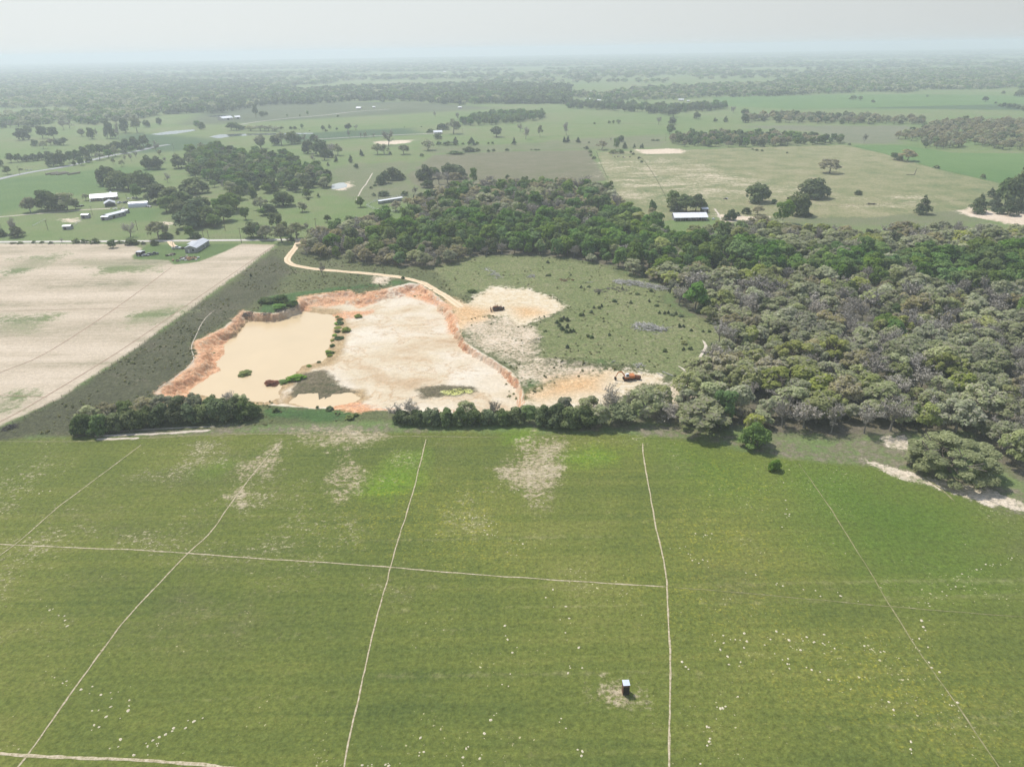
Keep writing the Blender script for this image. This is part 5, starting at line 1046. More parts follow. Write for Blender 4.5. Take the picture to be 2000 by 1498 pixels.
for a, b, D, h, rr, lab, nm in [((213, 429.5), (246.5, 421), 6.5, 2.9, .7, 'long low barn with pale roof standing aslant on the slope', 'barn'), ((198, 431), (212, 430.5), 4.5, 2.4, .4, 'small dark shed at the near end of the long low barn', 'shed'), ((238, 417.5), (249, 417.3), 4, 2.3, .4, 'small shed at the far end of the long low barn', 'shed'),
                               ((159, 427.5), (173, 427), 4.5, 2.6, .5, 'small shed with white roof near the farm lane pole', 'shed'), ((123, 449.5), (138, 449), 4.5, 2.4, .5, 'lone small shed with white roof nearest the gravel road', 'shed')]:
    r_, L = frame_at(a, b, nm, lab, nm); gable(r_, L, D, h, rr, GREYWALL, GALV, .25)
    opening(r_, 'door', -L * .2, 0, min(2.2, L * .35), 2.0, DARKWALL)
    if nm == 'barn':
        for x in (2, 5.5): opening(r_, 'window', x, 1.1, 1.4, .8, GLASS)
r_, L = frame_at((385, 494), (409.5, 478.5), 'metal_house', 'grey metal house with gabled roof in the green yard by the road', 'house')
gable(r_, L, 7.2, 3.0, 1.3, GREYWALL, GREY_ROOF, .4)
for x in (-6, 0, 6): opening(r_, 'window', x, 1.1, 1.2, 1.1, GLASS, 0, PALEW)
opening(r_, 'door', 3, 0, 1.0, 2.1, PALEW); endopen(r_, 'window', -L / 2 - .02, 2.2, 1.1, 1.2, 1.1, GLASS); endopen(r_, 'door', -L / 2 - .02, 4.9, 0, 1.0, 2.1, PALEW)
MB().box(L / 2 - 9, L / 2 - .5, 7.3, 10.4, 2.75, 2.87).build('lean_to_roof', GREY_ROOF, r_)
for x in (L / 2 - 8.8, L / 2 - .8): MB().tube((x, 10.2, 0), (x, 10.2, 2.74), .09).build('post', WOOD, r_)
r_, L = frame_at((1318, 432.5), (1381, 431.5), 'barn', 'long barn with white metal roof and dark open front behind the wood', 'barn')
MB().prism([(2.2, 0), (10, 0), (10, 2.9), (6.0, 4.3), (2.2, 3.1)], -L / 2, L / 2).build('wall', GREYWALL, r_)
MB().prism([(-.6, 2.35), (6.0, 4.45), (10.5, 2.75), (10.5, 2.9), (6.0, 4.62), (-.6, 2.5)], -L / 2 - .6, L / 2 + .6).build('roof', WHITE_ROOF, r_)
for x in np.linspace(-L / 2 + .2, L / 2 - .2, 7): MB().tube((x, .1, 0), (x, .1, 2.55), .10).build('porch_post', PALEW, r_)
for x in (1, 4.5): opening(r_, 'window', x, 1.0, 1.4, 1.1, GLASS, 2.17, PALEW)
for x in (-3, 7.5): opening(r_, 'door', x, 0, 2.4, 2.3, DARKWALL, 2.17)
MB().box(2.5, L / 2 - .5, .05, .15, 0, .9).build('low_fence', WOOD, r_)
r_, L = frame_at((1371.5, 416), (1382.5, 415.6), 'shed', 'small white roofed shed behind the right end of the long barn', 'shed'); gable(r_, L, 4.5, 2.6, .8, DARKWALL, WHITE_ROOF, .4); opening(r_, 'door', 0, 0, 1.8, 2.0, GREYWALL)
r_, L = frame_at((848, 263), (864, 262.3), 'farmhouse', 'far small house with pale roof between two dark trees', 'house'); gable(r_, L, 8, 2.8, 2.0, CREAM, WHITE_ROOF, .5); opening(r_, 'door', 0, 0, 1.1, 2.1, DARKWALL); [opening(r_, 'window', x, 1, 1.4, 1.1, GLASS) for x in (-3.2, 3.2)]
r_, L = frame_at((436, 236), (456, 234), 'barn', 'larger far white barn beyond the long silver pond', 'barn'); gable(r_, L, 16, 3.6, 2.6, CREAM, WHITE_ROOF, .6); opening(r_, 'door', 0, 0, 4, 3, DARKWALL)
r_, L = frame_at((460, 233), (470, 232.4), 'barn', 'smaller far white barn beside the larger one', 'barn'); gable(r_, L, 10, 3.2, 2.0, CREAM, WHITE_ROOF, .5); opening(r_, 'door', 0, 0, 2.4, 2.6, DARKWALL)
far_h = [(17,173,7,'at the far left edge of the hazy forest'),(44,171,5,'second from the left in the hazy forest'),(95,168,8,'third from the left in the hazy forest'),(590,141,6,'on the hazy horizon left of the middle'),(708,142,6,'on the hazy horizon near the middle'),(868,142,5,'on the hazy horizon right of the middle'),(898,213,7,'beside the round far grove'),(700,214,9,'at the end of the thin meadow road'),
         (730,212,5,'right of the one at the end of the thin road'),(1157,181,7,'in the clearing of the far belt'),(1147,197,10,'low among the far belt trees'),(1254,177,9,'in front of the far right forest'),(1268,169,5,'smallest before the far right forest'),(1330,198,10,'in the hamlet behind the far belt'),(1344,200,5,'small one in the hamlet behind the far belt'),(1672,149,7,'deep in the right hazy forest'),(1688,151,6,'deepest right in the hazy forest'),(1170,199,7,'right of the low one in the far belt')]
for px, py, wp, where in far_h:
    r_, L = frame_at((px - wp / 2, py), (px + wp / 2, py), 'farmhouse', 'tiny white roofed house ' + where, 'house', 'tiny far houses'); gable(r_, L, L * .55, max(3, L * .16), L * .14, CREAM, WHITE_ROOF, .5)

# the small hut on the pasture
r_, L = frame_at((1216.4, 1357), (1229.0, 1357.3), 'hut', 'small dark wooden hut with a flat pale roof on the pasture', 'hut'); r_.rotation_euler[2] += .10
w2 = .61; Dp = 1.2; hh = 2.45; tk = .05
MB().box(-w2, -w2 + tk, 0, Dp, 0, hh).box(w2 - tk, w2, 0, Dp, 0, hh).box(-w2 + tk + .003, w2 - tk - .003, Dp - tk, Dp - .002, 0, hh).box(-w2 + tk + .003, w2 - tk - .003, .003, tk, 2.0, hh).box(-w2 + tk + .003, w2 - tk - .003, .06, Dp - .06, .02, .08).build('wall', BROWNWALL, r_)
MB().box(-w2 + tk + .01, w2 - tk - .01, .012, tk - .004, .04, 1.99).build('door', DARKWALL, r_)
MB().box(.33, .37, -.03, .01, .9, 1.06).build('handle', DARKIRON, r_)
MB().prism([(-.04, hh + .02), (Dp + .06, hh + .10), (Dp + .06, hh + .14), (-.04, hh + .06)], -w2 - .03, w2 + .05).build('roof', simple("hut_roof_metal", (.56, .61, .68), (.48, .53, .60), .8, .4, .1, .5), r_)
for x in (-w2 + .1, w2 - .1):
    for y in (.1, Dp - .1): MB().box(x - .06, x + .06, y - .06, y + .06, -.05, .018).build('skid', WOOD, r_)

# ------------------------------------------------------------------ machines and vehicles
def wheel(parent, x, y, z, r, w):
    t_ = MB().tube((x, y - w / 2, z), (x, y + w / 2, z), r, n=16).build('wheel', TYRE, parent)
    MB().tube((x, y - w / 2 - .012, z), (x, y + w / 2 + .012, z), r * .55, n=12).build('rim', GALV, t_)
def vehicle(px, py, rz, label, paint, kind='car', name=None):
    x, y, z = P3(px, py); o = empty(name or ('pickup_truck' if kind == 'pickup' else 'car'), (x, y, z + .02), rz, label=label, cat='truck' if kind == 'pickup' else 'car', group='vehicles at the farms')
    if kind == 'pickup':
        body = [(-2.7, .45), (2.7, .45), (2.75, .85), (2.6, 1.08), (1.35, 1.15), (-.55, 1.15), (-.55, 1.12), (-2.7, 1.12)]; cab = [(1.3, 1.16), (.75, 1.78), (-.3, 1.80), (-.5, 1.16)]
    else:
        body = [(-2.3, .4), (2.3, .4), (2.35, .75), (2.2, .92), (1.0, 1.0), (-1.7, 1.02), (-2.3, .95)]; cab = [(.95, 1.02), (.3, 1.45), (-1.1, 1.45), (-1.75, 1.03)]
    bd = MB().prism(body, -.92, .92, axis='y').build('body', paint, o)
    if kind == 'pickup': MB().box(-2.58, -.65, -.78, .78, 1.125, 1.13).build('bed', DARKIRON, o)
    c_ = MB().prism(cab, -.78, .78, axis='y').build('cabin', GLASS, o)
    rt = max(q[1] for q in cab); xs = [q[0] for q in cab if q[1] > rt - .05]
    MB().box(min(xs) - .02, max(xs) + .02, -.80, .80, rt + .002, rt + .06).build('roof', paint, o)
    for sx in (1.55, -1.6):
        for sy in (-.8, .8): wheel(o, sx * (1.05 if kind == 'pickup' else .9), sy, .36, .36, .24)
    for sy in (-.65, .65): MB().box(body[2][0] - .02, body[2][0] + .03, sy - .15, sy + .15, .68, .82).build('headlight', PALEW, o)
vehicle(345, 486.5, .05, 'white pickup truck parked in the yard left of the metal house', CARWHITE, 'pickup')
vehicle(233.5, 397.5, 1.35, 'white car parked right of the carport', CARWHITE); vehicle(245, 397, 1.5, 'dark car parked between white car and rounded barn', CARDARK)
vehicle(293, 499, .2, 'dark scrapped car beside the black shed in the field corner', CARDARK); vehicle(301, 498, .5, 'scrapped pickup at the right end of the junk row', CARDARK, 'pickup')
r_, L = frame_at((266.5, 500.5), (276, 501), 'shed', 'small black shed at the corner of the stubble field', 'shed'); gable(r_, L, 4, 2.4, .2, DARKWALL, GREY_ROOF, .15); opening(r_, 'door', 0, 0, 1.2, 1.9, WOOD)
r_, L = frame_at((220, 409.5), (229, 409), 'trailer', 'low white trailer on the lane end below the carport', 'trailer'); MB().box(-L / 2, L / 2, 0, 1.8, .5, .62).build('deck', PALEW, r_); wheel(r_, 0, .1, .3, .3, .2); wheel(r_, 0, 1.7, .3, .3, .2); MB().tube((L / 2, .9, .55), (L / 2 + 1.1, .9, .4), .05).build('drawbar', DARKIRON, r_)

def track_unit(o, y, L, h, w):
    prof = [(-L / 2 + h / 2 * (1 - math.sin(q)), h / 2 - h / 2 * math.cos(q)) for q in np.linspace(0, math.pi, 9)]
    prof = [(-L / 2 + h / 2 - h / 2 * math.sin(q), h / 2 - h / 2 * math.cos(q)) for q in np.linspace(0, math.pi, 9)] + [(L / 2 - h / 2 + h / 2 * math.sin(q), h / 2 + h / 2 * math.cos(q)) for q in np.linspace(0, math.pi, 9)]
    t_ = MB().prism(prof, y - w / 2, y + w / 2, axis='y').build('track', DARKIRON, o)
    for x in np.linspace(-L / 2 + h / 2, L / 2 - h / 2, 4): MB().tube((x, y - w / 2 - .04, h / 2), (x, y + w / 2 + .04, h / 2), h * .3, n=10).build('wheel', RUST, t_)
x, y, z = P3(972, 606); o = empty('bulldozer', (x, y, z), .12, (1.12, 1.12, 1.12), 'old rusty bulldozer parked on the sand pad above the pit', 'bulldozer')
for yy in (-.95, .95): track_unit(o, yy, 4.2, 1.0, .5)
MB().box(-1.7, 1.9, -.62, .62, .45, 1.0).build('chassis', DARKIRON, o)
MB().prism([(-1.9, 1.003), (.35, 1.003), (.35, 1.75), (-1.6, 1.62), (-1.9, 1.5)], -.5, .5, axis='y').build('engine_hood', RUST, o)
MB().box(.55, 1.7, -.65, .65, 1.003, 1.35).build('fuel_tank', RUST, o); MB().box(.6, 1.1, -.3, .3, 1.353, 1.5).box(1.05, 1.2, -.3, .3, 1.5, 2.0).build('seat', DARKIRON, o)
MB().tube((-1.0, .15, 1.6), (-1.0, .15, 2.7), .07, n=8).tube((-1.0, .15, 2.55), (-1.0, .15, 2.9), .11, n=8).build('exhaust_stack', RUST, o); MB().tube((-.2, -.2, 1.7), (-.2, -.2, 2.6), .09, n=8).build('air_intake', DARKIRON, o); MB().tube((1.75, .3, 1.2), (1.75, .3, 2.1), .07).build('lever', RUST, o)
MB().prism([(-3.05, .1), (-2.9, .1), (-2.78, .55), (-2.86, 1.25), (-3.0, 1.3), (-2.93, .6)], -1.75, 1.75, axis='y').build('blade', RUST, o)
for yy in (-1.35, 1.35): MB().tube((-2.85, yy, .45), (.3, yy, .5), .10, n=6).build('push_arm', RUST, o)
MB().tube((2.45, -.55, .75), (2.45, .55, .75), .42, n=14).build('winch_drum', DARKIRON, o); MB().box(1.9, 2.5, -.3, .3, .55, .95).build('hitch', DARKIRON, o)
x, y, z = P3(1226, 741); o = empty('excavator', (x, y, z), .1, (1.05, 1.05, 1.05), 'orange excavator with folded boom standing on the sand above the hedge', 'excavator')
for yy in (-.9, .9): track_unit(o, yy, 3.4, .85, .5)
MB().tube((0, 0, .7), (0, 0, 1.0), .7, n=14).build('turntable', DARKIRON, o)
MB().prism([(-1.2, 1.003), (2.0, 1.003), (2.25, 1.3), (2.2, 1.95), (.2, 1.95), (.2, 1.5), (-1.2, 1.5)], -1.15, 1.15, axis='y').build('body', ORANGE, o)
MB().prism([(-1.15, 1.503), (.15, 1.503), (.15, 2.65), (-.85, 2.65), (-1.15, 2.1)], -1.1, -.2, axis='y').build('cab', CARWHITE, o)
MB().box(-.75, .05, -1.12, -1.101, 1.75, 2.5).build('window', GLASS, o)
bm_ = MB().tube((-1.0, .35, 1.5), (-2.2, .35, 3.0), .24, .22, 6).tube((-2.2, .35, 3.0), (-3.4, .35, 2.9), .22, .18, 6).build('boom', ORANGE, o)
MB().tube((-3.4, .35, 2.9), (-4.3, .35, 1.2), .18, .13, 6).build('stick', ORANGE, o)
MB().prism([(-4.6, 1.15), (-4.05, 1.2), (-3.9, .5), (-4.3, .15), (-4.7, .4)], 0, .7, axis='y').build('bucket', DARKIRON, o)
x, y, z = P3(1242, 740); o = empty('rusty_tank', (x, y, z), -.35, label='round rusty tank lying right of the orange excavator', cat='tank')
MB().tube((-1.5, 0, .85), (1.5, 0, .85), .85, n=18).build('barrel', RUST, o); MB().tube((1.5, 0, .85), (1.8, 0, .85), .85, .3, n=18).build('end_cap', RUST, o)
for xx in (-.9, .9): MB().box(xx - .12, xx + .12, -.7, .7, 0, .25).build('cradle', DARKIRON, o)

# ------------------------------------------------------------------ heaps of dead wood and junk
r_d = np.random.default_rng(11)
def brush(px0, py0, px1, py1, wid, hgt, n, label, mat=None, ln=3.0, name='brush_pile'):
    a, b = G(px0, py0), G(px1, py1); m = (a + b) / 2; L = float(np.linalg.norm(b - a)); rz = math.atan2(b[1] - a[1], b[0] - a[0]); z = float(H(m[0], m[1])[0]); q = MB()
    for _ in range(int(n * .34)):
        u = r_d.uniform(-1, 1); v = r_d.normal() * .4; hz = 1.3 * hgt * max(.05, (1 - u * u * .6) * (1 - min(1, abs(v)))) * r_d.uniform(.1, 1)
        c = np.array([u * L / 2, v * wid, hz]); an = r_d.uniform(0, 6.283); l = ln * r_d.uniform(.35, 1) / 2; d = np.array([math.cos(an), math.sin(an) * .8, r_d.normal() * .25]) * l; rr = r_d.uniform(.06, .19)
        p0, p1 = c - d, c + d; p0[2] = max(p0[2], .04); p1[2] = max(p1[2], .04); q.tube(p0, p1, rr, rr * .5, 4)
    o = q.build(name, mat or STICK); o.location = (m[0], m[1], z); o.rotation_euler = (0, 0, rz); tag(o, label, 'wood pile')
brush(1198, 550, 1308, 566, 4.5, 1.6, 900, 'long grey windrow of dead branches at the far side of the clearing', ln=4)
brush(1240, 634, 1298, 647, 5, 1.5, 480, 'grey heap of dead branches in the middle of the clearing', ln=4.5)
brush(948, 524, 976, 544, 3, .8, 120, 'fallen bleached tree lying by the far side of the clearing', ln=5); brush(1032, 541, 1044, 541, 3, 1.0, 80, 'small round heap of grey branches beyond the sand pad', ln=2.6)
brush(474, 612, 500, 609, 4, 1.2, 220, 'dark tangle of dead branches at the top corner of the pond', STICKD, 3.5); brush(512, 615, 582, 603, 2.2, .6, 200, 'dark driftwood line along the top shore of the pond', STICKD, 2.6)
brush(1090, 549, 1122, 547, 3, .7, 90, 'reddish grey slash of cut branches on the far clearing', RUST, 2.4); brush(1163, 568, 1180, 572, 3, .9, 90, 'dark grey branch heap at the right of the clearing', STICKD, 2.8)
brush(1188, 563, 1226, 569, 3.5, .6, 130, 'scattered brown branches below the long windrow', STICKD, 2.6); brush(1240, 718, 1257, 712, 2.6, 1.1, 120, 'pale heap of roots beyond the orange excavator', STICK, 2)
brush(1040, 672, 1056, 656, 3.0, .4, 90, 'bleached scattered sticks right of the patchy sand', CHALK, 2.5); brush(5, 841, 34, 832, 1.8, 1.0, 160, 'dark tangle of branches at the lower corner of the stubble field', STICKD, 2.4)
for i, (px, py, a, l, lab) in enumerate([(1289, 731, -1.0, 3.2, 'pale fallen log nearest the path fork'), (1305, 730, -.9, 5.2, 'longer pale fallen log right of the short one'), (1250, 727, -1.1, 2.4, 'short pale log right of the rusty tank'), (1152, 552, .1, 3.5, 'white bleached log on the far clearing'), (1198, 712, .5, 2.0, 'short pale log on the green bank left of the excavator')]):
    x, y, z = P3(px, py); o = MB().tube((-l / 2, 0, .16), (l / 2, 0, .16), .17, .10, 7).tube((l * .1, 0, .16), (l * .3, .8, .35), .07, .03, 5).build('fallen_log', STICK); o.location = (x, y, z); o.rotation_euler = (0, 0, a); tag(o, lab, 'log')
def junk(px, py, wx, wy, n, label, mats, name='junk_pile', flat=.5):
    x, y, z = P3(px, py); q = MB()
    for _ in range(n):
        u, v = r_d.normal() * wx * .4, r_d.normal() * wy * .4; s = r_d.uniform(.25, 1.1); an = r_d.uniform(0, 3.14); h0 = r_d.uniform(0, .35); mi = int(r_d.integers(len(mats)))
        c, sn = math.cos(an), math.sin(an); ex, ey, ez = s, s * r_d.uniform(.15, .7), s * r_d.uniform(.08, flat); ti = r_d.normal() * .2
        vs = [(u + c * a_ * ex - sn * b_ * ey, v + sn * a_ * ex + c * b_ * ey, h0 + (k_ + 1) * ez + ti * a_ * ex * .4) for k_ in (-1, 1) for a_, b_ in ((-1, -1), (1, -1), (1, 1), (-1, 1))]
        q.add(vs, [(3, 2, 1, 0), (4, 5, 6, 7), (0, 1, 5, 4), (1, 2, 6, 5), (2, 3, 7, 6), (3, 0, 4, 7)], mi)
    o = q.build(name, mats); o.location = (x, y, z); tag(o, label, 'junk')
junk(283, 500, 3.5, 2, 40, 'white and grey sheets dumped beside the black shed', [PALEW, GALV, DARKIRON]); junk(331, 499, 4, 2, 22, 'small scatter of dark scrap below the white pickup', [DARKIRON, WOOD, CREAM])
junk(366, 506, 7, 6, 90, 'heap of old boards and tin at the edge of the green yard', [WOOD, simple("raw_lumber", (.46, .28, .16), (.30, .18, .10), 1), DARKIRON, PALEW, WOOD]); junk(358, 486.5, 1.5, 1, 8, 'small dark barrel and boards right of the white pickup', [DARKIRON, WOOD])
junk(259, 388, 4, 2.5, 18, 'pale clutter behind the rounded barn', [GALV, DARKIRON, PALEW]); junk(156, 404, 4, 3, 26, 'dark old implements under the oaks left of the farmhouse', [DARKIRON, GALV, DARKIRON]); junk(293, 405, 3, 2, 16, 'pale clutter at the right end of the rounded barn', [PALEW, GALV, DARKIRON]); junk(240, 409, 3, 1.5, 10, 'brown boards left of the rounded barn', [WOOD, CREAM])
junk(1417, 389.5, 3, 1.2, 8, 'dark feeder on a pale sand spot of the tan pasture', [DARKIRON, PALEW]); junk(1393, 429, 1.2, .8, 5, 'white tank right of the long barn', [PALEW]); junk(1706, 400, 5, 1.5, 14, 'dark scrap around the bare spot of the tan pasture', [DARKIRON, WOOD]); junk(56, 333, 6, 2, 14, 'grey scrap beyond the highway', [GALV, DARKIRON])

# cattle pen with its long white shed
def fence(px, label, step=4.0, h=1.25, rails=(), wire=True, z=0.0, name='fence', post=.07, mat=None):
    c = spline(W(px), 2.0); d = np.r_[0, np.cumsum(np.linalg.norm(np.diff(c, axis=0), axis=1))]; n = min(99, int(d[-1] / step)); s = np.linspace(0, d[-1], n + 1)
    X = np.interp(s, d, c[:, 0]); Y = np.interp(s, d, c[:, 1]); Z = H(X, Y); o = empty(name, (X[0], Y[0], Z[0]), label=label, cat='fence')
    pm = MB().tube((0, 0, -.1), (0, 0, h), post, post * .8, 5).build('post', mat or WOOD, o); me = pm.data
    for i in range(1, n + 1): link('post', me, o, (X[i] - X[0], Y[i] - Y[0], Z[i] - Z[0]), r_d.uniform(0, 3))
    q = MB()
    for hz in (rails or (.45, .8, 1.12)):
        for i in range(n): q.tube((X[i] - X[0], Y[i] - Y[0], Z[i] - Z[0] + hz), (X[i + 1] - X[0], Y[i + 1] - Y[0], Z[i + 1] - Z[0] + hz), .045 if rails else .012, n=3, cap=False)
    q.build('rail' if rails else 'wire', GALV if rails else DARKIRON, o)
fence([(536,482),(470,532),(390,591),(320,643),(250,693),(180,740),(120,777),(60,812),(0,837)], 'wire fence between stubble field and dark scrub', 4)
fence([(716,403),(735,411),(760,414),(790,413)], 'curved pale rail of the cattle pen nearest the wood', 2.5, 1.6, (.5, 1.0, 1.5), name='pen_fence', mat=GALV); fence([(716,403),(732,395),(748,390),(790,384)], 'dark straight rail at the back of the cattle pen', 2.5, 1.6, (.5, 1.0, 1.5), name='pen_fence')
fence([(690,389),(730,386),(790,383),(850,379)], 'long wire fence behind the cattle pen', 6); fence([(1165,298),(1175,325),(1188,352)], 'wire fence between dark ploughed field and tan pasture', 4); fence([(1252,308),(1275,340),(1300,385)], 'wire fence slanting through the pale washed out pasture', 4)
fence([(985,296),(1080,294),(1160,292)], 'wire fence along the far edge of the ploughed field', 5); fence([(1030,244),(1150,243),(1290,243)], 'wire fence between the two green meadows', 8); fence([(1020,268),(1150,266),(1290,265)], 'wire fence between green meadow and grey meadow', 8)
fence([(1655,284),(1725,301),(1830,331),(1960,361),(2010,383)], 'wire fence along the bright green field', 5); fence([(1560,405),(1700,402),(1800,397),(1890,393)], 'wire fence along the near edge of the tan pasture', 4); fence([(0,478),(150,479),(255,478)], 'wire fence between gravel road and stubble field', 4); fence([(395,466),(470,466),(560,465)], 'wire fence beyond the gravel road', 4)
fence([(64,443),(78,436),(90,430)], 'short board fence below the farm lane', 3, 1.3, (.5, 1.0)); fence([(140,446),(150,438),(160,431)], 'dark board fence between the two small sheds', 3, 1.3, (.5, 1.0))
r_, L = frame_at((741, 399.5), (788, 392), 'pen_shed', 'long narrow shed with bright white roof in the cattle pen', 'shed'); MB().prism([(0, 2.3), (2.4, 2.7), (2.4, 2.82), (0, 2.42)], -L / 2, L / 2).build('roof', WHITE_ROOF, r_); MB().box(-L / 2 + .2, L / 2 - .2, 2.1, 2.22, 0, 2.6).build('back_wall', GALV, r_)
for x in np.linspace(-L / 2 + .3, L / 2 - .3, 6): MB().tube((x, .3, 0), (x, .3, 2.33), .08).build('post', WOOD, r_)
o, L = frame_at((397.5, 465), (407.5, 464), 'gate', 'tall timber gate frame beyond the gravel road', 'gate')
for x in (-L / 2, L / 2): MB().tube((x, 0, 0), (x, 0, 4.6), .16).build('post', WOOD, o)
MB().tube((-L / 2 - .2, 0, 4.7), (L / 2 + .2, 0, 4.7), .13).build('beam', WOOD, o)

# utility poles
poles = [(340,489,6.2,'in the yard left of the white pickup'),(181,421,7,'by the farm lane below the carport'),(269,450,7,'on the slope below the rounded barn'),(94,450,7,'left of the lone small shed'),(3,449,7,'at the far left edge of the farm meadow'),(440,451,8,'on the green slope beside the creek'),(472,475,10,'dark one beside the gravel road'),(618,449,8,'before the wood beyond the gravel road'),(740,391,6,'at the left end of the cattle pen'),(797,388,6,'at the right end of the cattle pen'),
         (39,342,9,'beside the highway'),(249,395,6,'behind the rounded barn'),(340,297,10,'lone one before the silver ponds'),(904,263,9,'right of the far small house'),(1300,276,9,'at the corner of the far grove')]
pm = MB().tube((0, 0, -.2), (0, 0, 1), .16, .11, 8); first = None
for px, py, h, where in poles:
    x, y, z = P3(px, py)
    o = empty('utility_pole', (x, y, z), .4, label='wooden utility pole ' + where, cat='pole', group='utility poles')
    if first is None:
        a_ = MB().tube((0, 0, -.2), (0, 0, 8), .17, .11, 8).build('pole', WOOD, o); b_ = MB().box(-1.1, 1.1, -.06, .06, 7.3, 7.44).build('crossarm', WOOD, o); first = (a_.data, b_.data)
    else: link('pole', first[0], o); link('crossarm', first[1], o)
    o.scale = (1, 1, h / 8)

# hay bales, cattle, dead snag
bq = MB().tube((-.74, 0, .76), (.74, 0, .76), .76, n=14); hb0 = None
for row, (a, b, n) in enumerate([((91, 342), (112, 338.6), 9), ((101, 342.6), (127, 338.4), 11), ((112, 342.8), (133, 339.4), 9), ((134, 342.4), (155, 339), 10)]):
    A_, B_ = G(*a), G(*b)
    for i in range(n):
        p_ = A_ + (B_ - A_) * i / (n - 1); rz = math.atan2(*(B_ - A_)[::-1])
        if hb0 is None: ob = bq.build('hay_bale', HAY); hb0 = ob.data
        else: ob = link('hay_bale', hb0)
        ob.location = (p_[0], p_[1], 0); ob.rotation_euler = (0, 0, rz); ob.scale = (1.0, 1.15, 1.15)
        tag(ob, 'old grey round hay bale in the ' + ORD[row] + ' row from the left on the green field', 'hay bale', 'hay bales in the ' + ORD[row] + ' row')
def cow_mesh():
    q = MB()
    rings = [(-1.0, .95, .12, .18), (-.85, 1.0, .27, .33), (-.3, .95, .34, .40), (.3, .95, .33, .40), (.7, 1.0, .28, .36), (1.0, 1.15, .17, .24), (1.25, 1.28, .13, .16), (1.5, 1.2, .12, .13), (1.78, 1.02, .08, .09)]
    n = 10; vs = []; fs = []
    for (x, z, ry, rz) in rings: vs += [(x, ry * math.cos(a), z + rz * math.sin(a)) for a in np.arange(n) * 2 * math.pi / n]
    for k in range(len(rings) - 1):
        for i in range(n): fs.append([k * n + i, k * n + (i + 1) % n, (k + 1) * n + (i + 1) % n, (k + 1) * n + i])
    fs += [list(range(n))[::-1], [(len(rings) - 1) * n + i for i in range(n)]]; q.add(vs, fs)
    for x in (-.8, .7):
        for y in (-.2, .2): q.tube((x, y, .85), (x + (.08 if x < 0 else 0), y, .45), .12, .07, 6).tube((x + (.08 if x < 0 else 0), y, .46), (x, y, 0), .07, .055, 6)
    q.tube((-1.02, 0, 1.15), (-1.12, 0, .5), .03, .02, 4).tube((1.42, .1, 1.3), (1.38, .3, 1.32), .05, .02, 4).tube((1.42, -.1, 1.3), (1.38, -.3, 1.32), .05, .02, 4)
    return q
COWB = simple("black_hide", (.03, .027, .025), None, 1); COWW = simple("pale_hide", (.62, .58, .52), None, 1)
cb = cow_mesh().build('cow', COWB); cw = cow_mesh().build('cow', COWW); cows = [(cb, 1201, 308.5), (cw, 1197, 306.5), (cb, 1206.5, 307.5), (cw, 1210, 307), (cb, 1217, 308.5), (cw, 1219.5, 309.5), (cb, 1230, 308.5), (cb, 585, 255), (cb, 605, 257), (cb, 790, 250), (cb, 823, 249)]
used = set()
bl = ['black cow leftmost of the herd on the pasture corner', 'black cow second from the left in the herd', 'black cow beside the two pale right hand ones in the herd', 'black cow standing off to the right of the herd', 'tiny black cow leftmost in the far meadow', 'tiny black cow right of the leftmost in the far meadow', 'tiny black cow left one in the meadow before the far house', 'tiny black cow right one in the meadow before the far house']
wl = ['pale cow leftmost of the herd on the pasture corner', 'pale cow in the middle of the herd', 'pale cow rightmost of the herd']; bi = wi = 0
for src, px, py in cows:
    ob = src if src not in used else link('cow', src.data); used.add(src); x, y, z = P3(px, py); ob.location = (x, y, z); ob.rotation_euler = (0, 0, r_d.uniform(0, 6.28))
    if src is cb: lab = bl[bi]; bi += 1
    else: lab = wl[wi]; wi += 1
    tag(ob, lab, 'cow', 'grazing cattle')
x, y, z = P3(1786, 342); o = MB().tube((0, 0, 0), (.5, 0, 3.2), .35, .25, 7).tube((.5, 0, 3.2), (1.3, 0, 6.2), .25, .08, 6).tube((.5, 0, 3.2), (.1, .3, 4.6), .14, .05, 5).tube((-1, -.6, .2), (-9, -1.5, .35), .3, .1, 6).tube((-5, -1, .3), (-7.5, .8, .5), .12, .04, 5).build('dead_snag', STICKD); o.location = (x, y, 0); tag(o, 'broken dead trunk with a fallen limb in the tan pasture', 'dead tree')

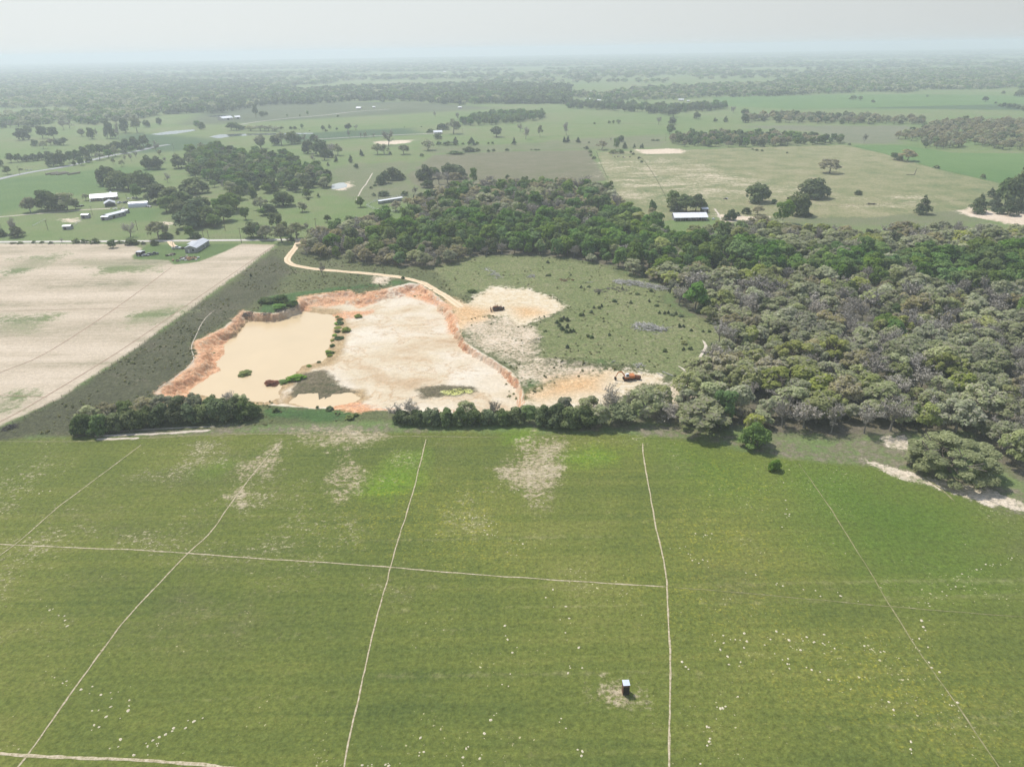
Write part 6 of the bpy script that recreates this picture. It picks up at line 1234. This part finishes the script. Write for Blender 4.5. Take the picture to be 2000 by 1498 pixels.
# sandy gopher mounds in chains over the pasture
mm = []
for k in range(4):
    q = MB(); n = 12; vs = [(0, 0, .16)]; fs = []
    for ring, (rr, hz) in enumerate([(.13, .13), (.24, .05), (.34, -.02)]):
        vs += [(rr * r_d.uniform(.75, 1.25) * math.cos(a), rr * r_d.uniform(.75, 1.25) * math.sin(a), hz + r_d.uniform(-.02, .02)) for a in np.arange(n) * 2 * math.pi / n]
    fs += [[0, 1 + i, 1 + (i + 1) % n] for i in range(n)]
    for g_ in range(2): fs += [[1 + g_ * n + i, 1 + (g_ + 1) * n + i, 1 + (g_ + 1) * n + (i + 1) % n, 1 + g_ * n + (i + 1) % n] for i in range(n)]
    q.add(vs, fs); mm.append(mesh_np('sand_mound', q.v, q.f, [CHALK], smooth=True))
CH = [([(85,1180),(105,1190),(120,1207),(135,1225)],10,3,'upper left of the pasture'),([(120,1315),(135,1335),(185,1340),(215,1355),(235,1375),(240,1410),(235,1435),(250,1455),(300,1470)],30,5,'in the winding chain at the lower left of the pasture'),([(295,1462),(330,1430),(360,1415),(388,1406)],14,3,'in the slanting chain left of the middle trail'),([(160,1405),(180,1390),(200,1370),(190,1420)],8,5,'in the loose cluster at the lower left of the pasture'),
 ([(1075,1155),(1090,1190),(1110,1225),(1130,1280),(1110,1310)],16,6,'in the chain left of the right trail'),([(1000,1215),(995,1240),(1005,1280),(985,1320),(995,1350)],10,4,'in the chain in the middle of the pasture'),([(975,1370),(955,1405),(950,1440),(940,1490)],7,4,'in the chain at the lower middle of the pasture'),([(815,1455),(830,1440),(820,1480)],5,4,'in the small cluster right of the middle trail'),([(715,1491),(740,1494),(765,1490)],8,3,'along the bottom edge right of the middle trail'),([(902,1495),(912,1460)],6,1,'in the tiny dotted line at the bottom of the pasture'),
 ([(1095,1405),(1115,1440),(1150,1480),(1185,1490)],8,4,'in the chain below the hut'),([(1305,1073),(1340,1068),(1345,1090)],9,3,'in the upper cluster right of the trail crossing'),([(1350,1040),(1380,1050),(1400,1045)],9,4,'among the buttercups at the upper right'),([(1360,1090),(1385,1105)],8,4,'below the buttercup cluster'),([(1530,940),(1535,985),(1540,1005),(1525,1030),(1520,1040)],11,2,'in the dotted line below the lone bush'),
 ([(1455,1115),(1500,1135),(1560,1150),(1590,1158),(1680,1170)],13,4,'along the faint level trail at the right'),([(1800,1188),(1840,1160),(1880,1125),(1930,1105),(1985,1090)],22,3,'in the slanting chain at the right edge of the pasture'),([(1820,1190),(1805,1220),(1805,1260),(1820,1262)],10,4,'below the slanting chain at the right edge'),([(1380,1245),(1430,1262),(1480,1250),(1540,1250),(1620,1250)],34,9,'in the broad band right of the hut trail'),([(1340,1290),(1330,1310),(1440,1285)],8,5,'left of the broad mound band by the hut trail'),
 ([(1520,1285),(1580,1305),(1600,1320)],13,5,'in the cluster below the broad band'),([(1690,1260),(1710,1268),(1735,1275)],6,3,'in the small cluster right of the broad band'),([(1440,1330),(1435,1355),(1410,1385),(1390,1410),(1380,1450),(1370,1480),(1345,1486)],16,4,'in the chain running down right of the hut trail'),([(1720,1358),(1742,1388)],5,3,'in the short chain at the lower right'),([(1768,1440),(1782,1475)],4,3,'near the bottom right corner'),([(1780,1250),(1815,1300),(1850,1350),(1880,1400)],12,5,'along the slanting faint trail at the right'),
 ([(945,1020),(955,1045),(975,1050),(1000,1050),(1010,1060),(930,1000)],20,6,'in the cluster in the upper middle of the pasture'),([(970,943),(1000,945),(1020,985),(1055,980)],10,4,'at the foot of the bare patch'),([(90,960),(95,945),(190,885),(320,885),(380,885)],10,6,'at the upper left edge of the pasture')]
for pts, n, jit, where in CH:
    n = max(3, int(n * .87)); jit *= 1.5
    c = spline(W(pts), .5)
    for i in range(n):
        q = c[int(r_d.integers(len(c)))] + r_d.normal(size=2) * jit * .11; s = r_d.uniform(.30, .74) * (1.15 if q[1] < 130 else 1.0)
        ob = link('sand_mound', mm[int(r_d.integers(4))], None, (q[0], q[1], .0), r_d.uniform(0, 6.28), (s * r_d.uniform(.8, 1.3), s * r_d.uniform(.7, 1.1), s)); tag(ob, 'small pale sand mound ' + where, 'mound', 'sand mounds ' + where)
# ------------------------------------------------------------------ the hazy air
hm, t = newmat("haze_air")
v = t.n('ShaderNodeVolumePrincipled'); v.inputs['Color'].default_value = (.84, .93, .99, 1); v.inputs['Density'].default_value = HAZE_DENSITY
v.inputs['Anisotropy'].default_value = 0.2
t.out(None, v.outputs[0])
hb = MB().box(-12600, 12600, -700, 13600, -6.5, 126).build('haze', hm); tag(hb, 'pale haze filling the air over the fields', 'haze', kind='stuff')
